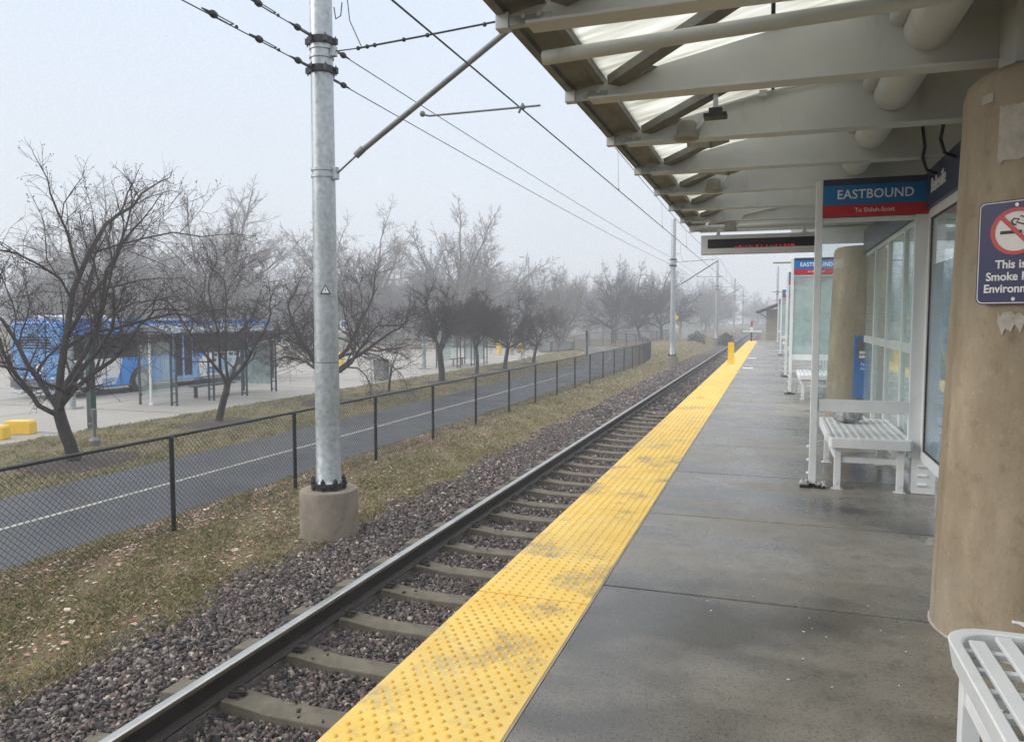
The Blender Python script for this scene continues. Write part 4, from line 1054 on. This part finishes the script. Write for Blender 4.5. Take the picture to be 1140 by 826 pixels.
# crack sealant pieces near wall
rr=random.Random(8); m=MB()
for i in range(9):
    x=1.02+rr.uniform(0,.16); y=5.62+rr.uniform(-.08,.1); s=.03; b=len(m.v)
    m.v+=[(x-s,y-s*.6,.003),(x+s,y-s*.4,.003),(x+s*.7,y+s*.6,.02),(x-s*.5,y+s*.5,.012)]; m.f.append((b,b+1,b+2,b+3))
tag(m.build('broken_sealant',M['fixture']),'broken chunk of joint filler on the wet slab beside the column','debris')
# passenger assistance panel on column two
hp=thing('help_point_panel','blue passenger assistance panel on the second column','help point',(1.30,11.93,.36),R(-4))
m=MB(); m.box(-.17,.22,-.06,.0,0,.90); m.build('case',M['help_blue'],hp,bevel=.006)
m=MB(); m.box(-.13,.20,-.064,-.0605,.56,.85); m.build('speaker_grille',M['bumper'],hp)
m=MB()
for z in (.66,.60):
    for k in range(2): m.box(-.10+k*.12,-.01+k*.12,-.068,-.0645,z-.02,z+.02)
m.build('button_plate',M['sign_white'],hp)
text('Passenger\nAssistance',.062,M['sign_white'],hp,(.03,-.0615,.46),(R(90),0,0),bold=.0008,depth=.001,sx=.85)
sm=thing('small_navy_sign','small navy sign high on the second column','sign',(1.40,11.97,1.62),R(0))
m=MB(); m.prism(rrect(.24,.36,.02),'y',-.012,-.004); m.build('plate',M['sign_navy'],sm)
m=MB(); m.box(-.09,.09,-.014,-.0122,-.13,-.11); m.box(-.09,.09,-.014,-.0122,-.09,-.07); m.prism(circ(.06,0,.07,24),'y',-.014,-.0122); m.build('sign_marks',M['sign_white'],sm)
# LED message board
lb=thing('message_board','long grey LED message board hanging under the last canopy beam','display',(-.92,10.62,2.36))
m=MB(); m.box(0,1.50,-.08,.08,0,.25); m.build('case',M['canopy'],lb,bevel=.008)
m=MB(); m.box(.09,1.42,-.0835,-.0805,.075,.195); m.build('screen',M['led_face'],lb)
m=MB(); rr=random.Random(2)
pat=["0110111011101110011100010011001101110000101","1010101010101110101000010010100010010010111"]
x=.44
for w_ in ("##.##.#.##.###..##..#...#..##.##..#..##.#.###",):
    for ch in w_*1:
        if ch=='#':
            m.box(x,x+.009,-.087,-.0842,.083,.092)
            if rr.random()<.6: m.box(x+.002,x+.010,-.087,-.0842,.096,.104)
        x+=.0165
m.build('led_characters',M['led'],lb)
for xx in (.22,1.3):
    m=MB(); m.box(xx-.02,xx+.02,-.02,.02,.25,.36); m.box(xx-.03,xx+.03,-.03,.03,.245,.262); m.build('hanger',M['canopy'],lb)

# ------------------------------------------------------------------ end of platform
t=thing('edge_delineator','yellow flexible marker panel standing on the tactile strip','marker',(-1.25,26.2,.004))
m=MB(); m.prism(rrect(.20,.72,.04),'y',-.02,.02); 
o=m.build('panel',M['yellow_paint'],t,bevel=.008,loc=(0,0,.36))
m=MB(); m.box(-.12,.12,-.06,.06,0,.03); m.build('foot',M['yellow_paint'],t)
t=thing('platform_end_post','dark post with white bar and red signal head at the platform end','post',(-1.25,53.5,0))
m=MB(); m.tube([(0,0,0),(0,0,.75)],.05,10); m.build('post',M['steel_dark'],t)
m=MB(); m.box(-.6,.65,-.03,.03,.62,.72); m.box(-.1,.1,-.05,-.032,.6,.95); m.build('white_bar',M['white'],t)
m=MB(); m.box(-.06,.06,-.06,.06,.96,1.35); m.build('signal_head',M['sign_red'],t,bevel=.01)

t=thing('station_building','beige building with curved metal roof past the platform end','building',(0,72,-1.2))
m=MB(); m.box(-.45,7,0,12,0,3.55); m.build('wall',M['beige'],t)
m=MB(); pr_=[]
arc=[(-1.35+i*.6,3.35+1.25*math.sin(min(1,(i*.6)/4.6)*PI/2)) for i in range(9)]
m.prism([(x,z) for x,z in arc]+[(7.5,4.7)]+[(7.5,4.55)]+[(x,z-.12) for x,z in arc[::-1]],'y',-1.2,13); m.build('roof',M['roof'],t)
m=MB(); m.box(.5,2.6,-.06,-.003,.0,2.3); d_=m.build('roller_door',M['house'],t)
m=MB()
for z in np.arange(.25,2.2,.25): m.box(.52,2.58,-.07,-.062,z,z+.03)
m.build('door_ribs',M['bumper'],d_)
m=MB(); m.box(-.44,7,-.04,-.003,2.45,2.6); m.build('band',M['kerb'],t)
for xx in (-.3,): m=MB(); m.bar((-.42,-.3,2.8),(-1.2,-.3,3.35),.08,.08); m.build('eave_brace',M['roof'],t)

# pale house beyond the bend
t=thing('pale_house','pale low house with grey gable roof beyond the path bend','house',(-28,112,-1.55))
m=MB(); m.box(0,13,0,8,0,3.0); m.build('wall',M['house'],t)
m=MB(); m.prism([(-.5,2.9),(8.5,2.9),(4,5.2)],'x',-.5,13.5); m.build('roof',M['roof'],t)
for k in range(4):
    m=MB(); m.box(1+k*3,2.3+k*3,-.05,-.003,1,2.2); w=m.build('window',M['fixture'],t)
    m=MB(); m.box(.95+k*3,2.35+k*3,-.08,-.051,.9,1.0); m.build('sill',M['white'],w)
t=thing('white_shed','white windowless shed behind the second line pole','shed',(-10.9,100,-1.3))
m=MB(); m.box(0,1.8,0,5,0,3.6); m.build('wall',M['house'],t)
m=MB(); m.prism([(-.3,3.55),(2.1,3.55),(.9,4.2)],'y',-.3,5.3); m.build('roof',M['roof'],t)

# ------------------------------------------------------------------ lot furniture
for (x,y,l) in ((-18.65,14.62,'yellow concrete wheel block nearer the crabapple trunk'),(-18.45,13.72,'yellow concrete wheel block cut by the frame edge')):
    m=MB(); m.prism([(-.34,0),(.34,0),(.33,.30),(.29,.36),(-.29,.36),(-.33,.30)],'y',-.17,.17)
    o=m.build('yellow_block',M['yellow_paint'],bevel=.02,loc=(x,y,-1.519)); o.rotation_euler=(0,0,R(20)); tag(o,l,'concrete block',group='yellow concrete blocks')
def light_pole(x,y,h,label,r=.09,arm=False,m_='galv',base=True):
    t=thing('lamp_post',label,'lamp post',(x,y,-1.52 if x<-17.4 else gz(x)))
    m=MB(); m.tube([(0,0,.0),(0,0,h)],[r,r*.7],16); m.build('pole',M[m_],t,smooth=40)
    if base: m=MB(); m.box(-r*2.2,r*2.2,-r*2.2,r*2.2,0,.05); m.build('base_plate',M[m_],t)
    if arm: m=MB(); m.tube([(0,0,h-.1),(-.7,-.2,h)],.04,8); m.build('arm',M[m_],t); m=MB(); m.box(-1.25,-.6,-.35,-.05,h-.03,h+.08); m.build('lamp_head',M['bumper'],t,bevel=.02)
    else: m=MB(); m.box(-.35,.35,-.18,.18,h,h+.12); m.build('lamp_head',M['bumper'],t,bevel=.02)
light_pole(-22.2,19.3,4.5,'pale grey lamp post standing in front of the bus rear',.105)
light_pole(-19.7,41.4,4.2,'pale grey lamp post between the bin and the small dark shelter',.13)
light_pole(-32,101,11.5,'distant tall street lamp faint above the trees',.16,True)
t=thing('green_post','dark green steel post standing behind the crabapple trunk','post',(-17.55,15.85,-1.52))
m=MB(); m.box(-.085,.085,-.085,.085,0,2.6); m.build('post',M['green_post'],t,bevel=.01)
m=MB(); m.box(-.13,.13,-.13,.13,0,.03); m.build('base_plate',M['green_post'],t)
t=thing('standpipe','short grey standpipe with valve beside the crabapple trunk','pipe',(-15.0,13.6,gz(-15)))
m=MB(); m.tube([(0,0,0),(0,0,.75)],.035,10); m.tube([(0,0,.55),(-.1,0,.5),(-.16,0,.5)],.02,8); m.lathe((0,0,0),[(.13,0),(.13,.12),(.05,.2)],12); m.build('pipe',M['pipe_grey'],t,smooth=40)
m=MB(); m.box(-.05,.05,-.05,.05,.66,.86); m.build('valve_box',M['bumper'],t,bevel=.01)
# bin
t=thing('litter_bin','grey perforated metal litter bin beside the thin sapling','bin',(-18.1,33.2,-1.519))
m=MB(); m.box(-.28,.28,-.28,.28,.04,1.0); m.build('body',M['bin'],t,bevel=.03)
m=MB(); m.box(-.3,.3,-.3,.3,1.001,1.05); m.build('lid',M['bumper'],t,bevel=.02)
m=MB(); 
for sx in (-.28,.25):
    for sy in (-.28,.25): m.box(sx,sx+.03,sy,sy+.03,0,.04)
m.build('feet',M['bumper'],t)
def bollard(x,y,h,r,l):
    t=thing('bollard',l,'bollard',(x,y,-1.52),0,'yellow bollards'); m=MB(); m.lathe((0,0,0),[(r,0),(r,h-.06),(r*.8,h-.02),(r*.3,h)],16); m.build('sleeve',M['yellow_paint'],t,smooth=40)
    m=MB(); m.lathe((0,0,0),[(r+.05,0),(r+.05,.03),(r+.01,.05)],16); m.build('collar',M['kerb'],t)
bollard(-23.9,39,1.05,.17,'yellow bollard half hidden by the nearest line pole')
for i,(x,y,l) in enumerate(((-21.6,60,'short yellow bollard left of the two by the far kerb'),(-21.7,63.5,'tall yellow bollard in the middle of the far kerb group'),(-21.5,65.5,'yellow bollard rightmost of the far kerb group'))): bollard(x,y,1.3,.2,l)
# small signs and boxes near the bend
t=thing('black_sign_post','slim black sign post on the lawn beside the path','sign post',(-13.0,55.5,gz(-13,55.5)))
m=MB(); m.box(-.06,.06,-.05,.05,0,1.9); m.build('post',M['fence'],t); m=MB(); m.box(-.1,.1,-.07,-.052,1.3,1.85); m.build('plate',M['sign_black'],t)
for x,y,l in ((-19.4,66.5,'square grey utility cabinet left of the pair past the bollards'),(-17.4,66.5,'square grey utility cabinet right of the pair past the bollards')):
    t=thing('utility_cabinet',l,'utility box',(x,y,-1.5),0,'grey utility cabinets'); m=MB(); m.box(-.55,.55,-.4,.4,0,.95); m.build('case',M['bumper'],t,bevel=.02); m=MB(); m.box(-.5,.5,-.415,-.402,.08,.88); m.build('door',M['bin'],t)
t=thing('water_fountain','small pale drinking fountain on the pavement edge','fountain',(-20.6,60.5,-1.52)); m=MB(); m.box(-.14,.14,-.14,.14,0,.85); m.build('pedestal',M['kerb'],t,bevel=.02); m=MB(); m.box(-.22,.22,-.18,.18,.85,.97); m.build('bowl',M['white'],t,bevel=.03)
t=thing('green_sculpture','green V shaped metal sculpture among the far trunks','sculpture',(-19.5,72,-1.5))
m=MB()
for a in (-.9,-.45,.45,.9): m.bar((a*.25,0,0.2),(a*1.1,0,2.4),.18,.05)
m.build('blades',M['green_post'],t); m=MB(); m.box(-.3,.3,-.2,.2,0,.22); m.build('plinth',M['kerb'],t)
t=thing('yellow_warning_sign','pale yellow warning sign on a post before the third line pole','sign',(-9.2,78,gz(-9)))
m=MB(); m.box(-.05,.05,-.05,.05,0,3.6); m.build('post',M['galv'],t)
for z,mm in ((3.1,'yellow_paint'),(2.2,'cream')):
    m=MB(); m.prism([(-.38,z),(0,z-.38),(.38,z),(0,z+.38)],'y',-.08,-.052); m.build('plate',M[mm],t)
t=thing('blue_parking_sign','small blue and white sign on a post past the front of the bus','sign',(-34,56,-1.52))
m=MB(); m.box(-.04,.04,-.04,.04,0,2.7); m.build('post',M['galv'],t)
m=MB(); m.box(-.32,.32,-.06,-.042,2.0,2.9); m.build('plate',M['sign_white'],t); m=MB(); m.box(-.24,.24,-.064,-.0605,2.35,2.8); m.build('symbol',M['sign_blue'],t)

# ------------------------------------------------------------------ bus shelters
def bus_shelter(name,label,loc,rz,L,D=1.5,Hh=2.5,bays=4,glassy=True):
    t=thing(name,label,'bus shelter',loc,rz)
    for i in range(bays):
        y=L*i/(bays-1)
        m=MB()
        for dx in (-.11,.11):
            m.box(dx-.028,dx+.028,y-.028,y+.028,0,Hh)
        for z in (.1,.42,1.2,Hh-.2): m.box(-.081,.081,y-.015,y+.015,z,z+.035)
        m.build('ladder_post',M['shelter_dark'],t)
    for i in range(0,bays,bays-1):
        y=L*i/(bays-1); m=MB(); m.box(-D-.03,-D+.03,y-.03,y+.03,0,Hh); m.build('rear_post',M['shelter_dark'],t)
    m=MB(); m.prism([(-D-.35,Hh),(.45,Hh),(.45,Hh+.06),(-D/2,Hh+.26),(-D-.35,Hh+.06)],'y',-.4,L+.4); m.build('roof',M['shelter_roof'],t)
    for i in range(bays-1):
        if i==1: continue
        y0=L*i/(bays-1)+.1; y1=L*(i+1)/(bays-1)-.1
        m=MB(); m.box(-D-.006,-D+.006,y0,y1,.35,2.2); m.build('pane',M['glass'],t)
    for y in (0,L):
        m=MB(); m.box(-D+.05,-.15,y-.006,y+.006,.3,2.2); m.build('pane',M['glass_frost' if y else 'glass'],t)
    m=MB(); m.box(-D+.1,-D+.5,L*.4,L*.8,.42,.47); m.box(-D+.25,-D+.3,L*.42,L*.45,0,.42); m.box(-D+.25,-D+.3,L*.74,L*.77,0,.42); m.build('seat',M['shelter_dark'],t)
    return t
sh=bus_shelter('bus_shelter','long dark framed glass bus shelter in front of the bus',(-19.6,21.1,-1.519),0,5.6)
m=MB(); m.box(-1.25,-.1,5.75,5.8,.55,2.1); o=m.build('map_board',M['shelter_roof'],sh)
t=thing('white_pole','thin white pole at the rear end of the long bus shelter','pole',(-20.6,21.1,-1.519))
m=MB(); m.tube([(0,0,0),(0,0,2.75)],.05,10); m.build('shaft',M['white'],t); m=MB(); m.lathe((0,0,0),[(.09,0),(.09,.04),(.05,.06)],12); m.build('foot',M['white'],t)
bus_shelter('bus_shelter','small dark bus shelter behind the slim straight trunk',(-18.1,43,-1.519),0,4.6,bays=3)

# ------------------------------------------------------------------ bus
BL,BW,BH=12.5,2.55,3.02
bus=thing('city_bus','blue and white city bus parked side on at the stop','bus',(-24.85-BW/2,21.25,-1.519))
hw=BW/2
def body_profile(n0,n1):
    pass
m=MB(); prof=[(-hw,.32),(hw,.32),(hw,2.62),(hw-.05,2.80),(hw-.2,2.92),(-hw+.2,2.92),(-hw+.05,2.80),(-hw,2.62)]
m.prism(prof,'y',.0,BL); m.build('body',M['bus_blue'],bus,bevel=.06)
# rear
m=MB(); m.box(-hw+.04,hw-.04,-.035,-.003,.75,2.75); o=m.build('rear_panel',M['bus_rear'],bus,bevel=.01); o['label']='mottled blue rear panel with round emblem'
m=MB(); m.prism(circ(.2,.15,1.15,24),'y',-.05,-.036); e_=m.build('emblem',M['sign_white'],o)
m=MB(); m.prism([(.02,1.05),(.15,1.28),(.28,1.05),(.22,1.05),(.15,1.18),(.08,1.05)],'y',-.056,-.051); m.build('emblem_mark',M['sign_navy'],e_)
m=MB(); m.box(-.95,.95,-.055,-.036,1.75,2.35); m.build('rear_window',M['bus_glass'],bus) if False else None
m=MB(); m.box(-hw+.02,hw-.02,-.14,-.003,.42,.70); m.build('rear_bumper',M['bumper'],bus,bevel=.03)
for sx in (-hw+.12,hw-.24):
    for z in (.85,1.15):
        m=MB(); m.tube([(sx+.06,-.035,z),(sx+.06,-.06,z)],.055,12); m.build('tail_light',M['lamp_red'],bus)
for k in range(6):
    m=MB(); m.box(-.9+k*.32,-.72+k*.32,-.045,-.036,.78,.84); m.build('marker_light',M['sign_white'],bus)
# side facing the platform (x=+hw)
X0=hw+.003
def side(poly,name,mt,d=.006,x0=X0,par=None):
    m=MB(); m.prism(poly,'x',x0,x0+d); return m.build(name,M[mt],par or bus)
side([(.05,.42),(2.35,.42),(2.62,.9),(2.75,1.45),(.05,1.45)],'white_rear_livery','bus_white')
side([(.35,.72),(.9,.72),(.9,1.15),(.35,1.15)],'engine_grille','bumper',.006,X0+.007)
side([(1.75,.5),(2.35,.5),(2.45,.68),(1.75,.68)],'fleet_plate','bus_light',.004,X0+.007)
side([(4.9,.36),(9.2,.36),(8.6,.9),(8.3,1.3),(4.9,1.3)],'light_blue_livery','bus_light')
side([(7.2,.38),(9.0,.38),(9.75,1.0),(10.1,1.45),(7.5,1.45),(7.0,1.0)],'white_livery_patch','bus_white',.006,X0+.007)
side([(7.6,.5),(8.6,.5),(9.2,.85),(9.4,1.1),(8.6,1.2),(8.3,.8),(7.8,.8)],'livery_swirl','bus_light',.004,X0+.014)
for a in ((7.9,1.05),(8.5,1.3),(9.1,1.3),(9.5,1.25),(8.0,1.3)): side([(a[0],a[1]),(a[0]+.28,a[1]-.05),(a[0]+.33,a[1]+.09),(a[0]+.05,a[1]+.12)],'livery_dash','sign_navy',.003,X0+.019)
side([(4.0,2.46),(BL-.3,2.46),(BL-.3,2.60),(4.0,2.60)],'roof_line_band','bus_white')
side([(.5,1.46),(11.0,1.46),(11.0,2.42),(.5,2.42)],'window_band','bus_glass')
for y in np.arange(1.9,10.8,1.45): side([(y,1.5),(y+.035,1.5),(y+.035,2.4),(y,2.4)],'window_divider','sign_black',.006,X0+.007)
for z in (1.9,2.0,2.1,2.2,2.3): 
    m=MB(); m.box(-.75,.75,-.05,-.036,z,z+.05); m.build('rear_louvre',M['bus_glass'],bus)
for y in (2.62,4.75,7.0,9.2): side([(y,.40),(y+.02,.40),(y+.02,1.44),(y,1.44)],'panel_seam','sign_navy',.003,X0+.0135)
side([(.1,.30),(BL-.1,.30),(BL-.1,.36),(.1,.36)],'skirt','bumper',.012)
for y in (3.0,6.9,10.6): side([(y,1.36),(y+.12,1.36),(y+.12,1.41),(y,1.41)],'side_marker','lamp_red',.01,X0+.0135)
# doors
for y0,y1 in ((5.5,6.7),(11.1,12.15)):
    fr=side([(y0,.34),(y1,.34),(y1,2.5),(y0,2.5)],'door','sign_black' if y0>10 else 'bus_light',.012,X0+.007)
    for q in (0,1):
        a=y0+.06+q*(y1-y0)/2; b=y0-.06+(q+1)*(y1-y0)/2
        m=MB(); m.prism([(a,.5),(b,.5),(b,2.35),(a,2.35)],'x',X0+.02,X0+.024); m.build('door_pane',M['bus_glass'],fr)
text('STOP',.16,M['sign_white'],bus,(X0+.026,6.0,1.62),(R(90),0,R(90))) if False else None
# wheels
for yy in (3.65,9.9):
    for sx in (1,-1):
        m=MB(); k=20; rA=.60; 
        pts=[(yy+rA*math.cos(PI*i/k),.32+max(.02,rA*math.sin(PI*i/k)*1.22)) for i in range(k+1)]
        xx=X0+.0065 if sx>0 else -X0-.012
        m.prism(pts,'x',xx,xx+.005); m.build('wheel_arch',M['sign_black'],bus)
        w=bpy.data.objects.new('wheel',None); col.objects.link(w); w.parent=bus; w.location=(sx*(hw-.10),yy,.485)
        m=MB(); m.tube([(-.14,0,0),(-.12,0,0),(.12,0,0),(.14,0,0)],[.44,.485,.485,.44],32); m.build('tyre',M['rubber'],w,smooth=40)
        m=MB(); m.tube([(sx*.141,0,0),(sx*.15,0,0)],[.30,.29],24); m.tube([(sx*.151,0,0),(sx*.19,0,0)],[.10,.08],12)
        for q in range(10): a=2*PI*q/10; m.tube([(sx*.151,.19*math.cos(a),.19*math.sin(a)),(sx*.17,.19*math.cos(a),.19*math.sin(a))],.018,6)
        m.build('rim',M['rim'],w,smooth=40)
# roof fairings
m=MB(); m.box(-hw+.1,hw-.08,.5,11.6,2.925,3.03); m.build('roof_fairing',M['bus_roof'],bus,bevel=.03)
side([(.3,2.63),(BL-.4,2.63),(BL-.5,2.78),(.3,2.78)],'roof_edge_graphic','bus_roof',.004)
m=MB(); m.box(-.8,.8,.6,2.6,3.035,3.16); m.build('air_conditioner',M['bus_white'],bus,bevel=.04)
# front
m=MB(); m.box(-hw+.1,hw-.1,BL+.003,BL+.03,1.0,2.5); m.build('windscreen',M['bus_glass'],bus)
m=MB(); m.box(-hw+.02,hw-.02,BL+.003,BL+.18,.3,.62); m.build('front_bumper',M['bumper'],bus,bevel=.03)
for sx in (-.95,.95): m=MB(); m.box(sx-.15,sx+.15,BL+.02,BL+.05,.7,.85); m.build('headlight',M['lamp_clear'],bus)
m=MB(); m.tube([(hw-.05,BL,2.4),(hw+.2,BL+.3,2.35),(hw+.22,BL+.32,2.1)],.02,6); m.box(hw+.14,hw+.30,BL+.25,BL+.38,1.75,2.15); m.build('mirror',M['sign_black'],bus)
m=MB(); m.box(hw-.1,hw-.02,BL+.16,BL+.5,.5,.58); m.build('bike_rack',M['steel_dark'],bus)

# a distant car in the lot
def car(x,y,rz,mt,label):
    t=thing('parked_car',label,'car',(x,y,-1.52),rz)
    m=MB(); m.prism([(-2.2,.25),(2.2,.25),(2.25,.7),(1.4,.9),(.7,1.42),(-1.1,1.45),(-1.9,.95),(-2.2,.85)],'x',-.88,.88) if False else m.prism([(-2.2,.25),(2.2,.25),(2.25,.7),(1.4,.9),(-1.9,.95),(-2.2,.85)],'y',-.88,.88)
    m.build('body',M[mt],t,bevel=.06)
    m=MB(); m.prism([(1.35,.9),(.7,1.42),(-1.1,1.45),(-1.85,.94)],'y',-.78,.78); m.build('cabin',M['bus_glass'],t,bevel=.05)
    for sx in (-1.4,1.4):
        for sy in (-.89,.75):
            m=MB(); m.tube([(sx,sy,.33),(sx,sy+.14,.33)],.33,20); w=m.build('wheel',M['rubber'],t)
            m=MB(); yy=sy-.01 if sy<0 else sy+.142; m.tube([(sx,yy,.33),(sx,yy+.008,.33)],.2,14); m.build('rim',M['rim'],w)
car(-42,62,R(60),'bus_white','white car parked in the lot past the front of the bus')

# ------------------------------------------------------------------ haze, world, light
hz=MB(); hz.box(-125,70,-12,250,-3.0,15.5); h=hz.build('haze',None); tag(h,'thin grey fog filling the air','haze',kind='stuff')
mm=bpy.data.materials.new('haze_air'); mm.use_nodes=True; N=mm.node_tree.nodes; N.remove(N['Principled BSDF'])
pv=N.new('ShaderNodeVolumePrincipled'); pv.inputs['Color'].default_value=(.93,.955,1,1); pv.inputs['Density'].default_value=.0042; pv.inputs['Anisotropy'].default_value=.0
mm.node_tree.links.new(pv.outputs[0],N['Material Output'].inputs['Volume']); h.data.materials.append(mm)

SUN_EL,SUN_AZ=R(30.4),R(244.6)
w=bpy.data.worlds.new('World'); sc.world=w; w.use_nodes=True; nt_=w.node_tree; N=nt_.nodes; L=nt_.links
bg=N['Background']; sky=N.new('ShaderNodeTexSky'); sky.sky_type='NISHITA'; sky.sun_disc=False; sky.sun_elevation=SUN_EL; sky.sun_rotation=SUN_AZ; sky.dust_density=4; sky.air_density=1.5
tc=N.new('ShaderNodeTexCoord'); sp=N.new('ShaderNodeSeparateXYZ'); L.new(tc.outputs['Generated'],sp.inputs[0])
rp=N.new('ShaderNodeValToRGB'); e=rp.color_ramp.elements
e[0].position=0.0; e[0].color=(.60,.63,.67,1); e[1].position=1.0; e[1].color=(1.3,1.3,1.3,1)
x=e.new(.12); x.color=(.55,.585,.635,1); x=e.new(.38); x.color=(.52,.58,.675,1); x=e.new(.58); x.color=(1.0,1.04,1.1,1)
L.new(sp.outputs['Z'],rp.inputs[0])
vm=N.new('ShaderNodeVectorMath'); vm.operation='SCALE'; vm.inputs['Scale'].default_value=11.5; L.new(rp.outputs[0],vm.inputs[0])
nz=N.new('ShaderNodeTexNoise'); nz.inputs['Scale'].default_value=2.2; nz.inputs['Detail'].default_value=3; L.new(tc.outputs['Generated'],nz.inputs['Vector'])
mr=N.new('ShaderNodeMapRange'); mr.inputs['To Min'].default_value=.93; mr.inputs['To Max'].default_value=1.07; L.new(nz.outputs['Fac'],mr.inputs['Value'])
v2=N.new('ShaderNodeVectorMath'); v2.operation='SCALE'; L.new(vm.outputs[0],v2.inputs[0]); L.new(mr.outputs[0],v2.inputs['Scale'])
mx=N.new('ShaderNodeMix'); mx.data_type='RGBA'; mx.inputs[0].default_value=.90; L.new(sky.outputs[0],mx.inputs[6]); L.new(v2.outputs[0],mx.inputs[7])
L.new(mx.outputs[2],bg.inputs[0]); bg.inputs[1].default_value=.11
sl_=bpy.data.lights.new('sun','SUN'); sl_.energy=1.5; sl_.angle=R(40); sl_.color=(1,.97,.93)
so=bpy.data.objects.new('sun',sl_); col.objects.link(so)
so.rotation_euler=Vector((.80,.38,-.52)).to_track_quat('-Z','Y').to_euler(); so.location=(0,-5,30)

# ------------------------------------------------------------------ camera
cam=bpy.data.cameras.new('camera'); co=bpy.data.objects.new('camera',cam); col.objects.link(co); sc.camera=co
co.location=(0,0,1.5); co.rotation_euler=(R(90-3.922),0,R(18.82)); cam.lens=26.716; cam.sensor_width=36; cam.clip_end=2000; cam.clip_start=.05
vs=sc.view_settings; vs.view_transform='Standard'; vs.look='None'; vs.exposure=0.36; vs.gamma=1
sc.render.engine='CYCLES'; cy=sc.cycles; cy.use_denoising=True; cy.denoising_prefilter='NONE'; cy.max_bounces=6; cy.diffuse_bounces=3; cy.glossy_bounces=3; cy.transmission_bounces=4; cy.transparent_max_bounces=12; cy.volume_bounces=0; cy.caustics_reflective=False; cy.caustics_refractive=False; cy.sample_clamp_indirect=4
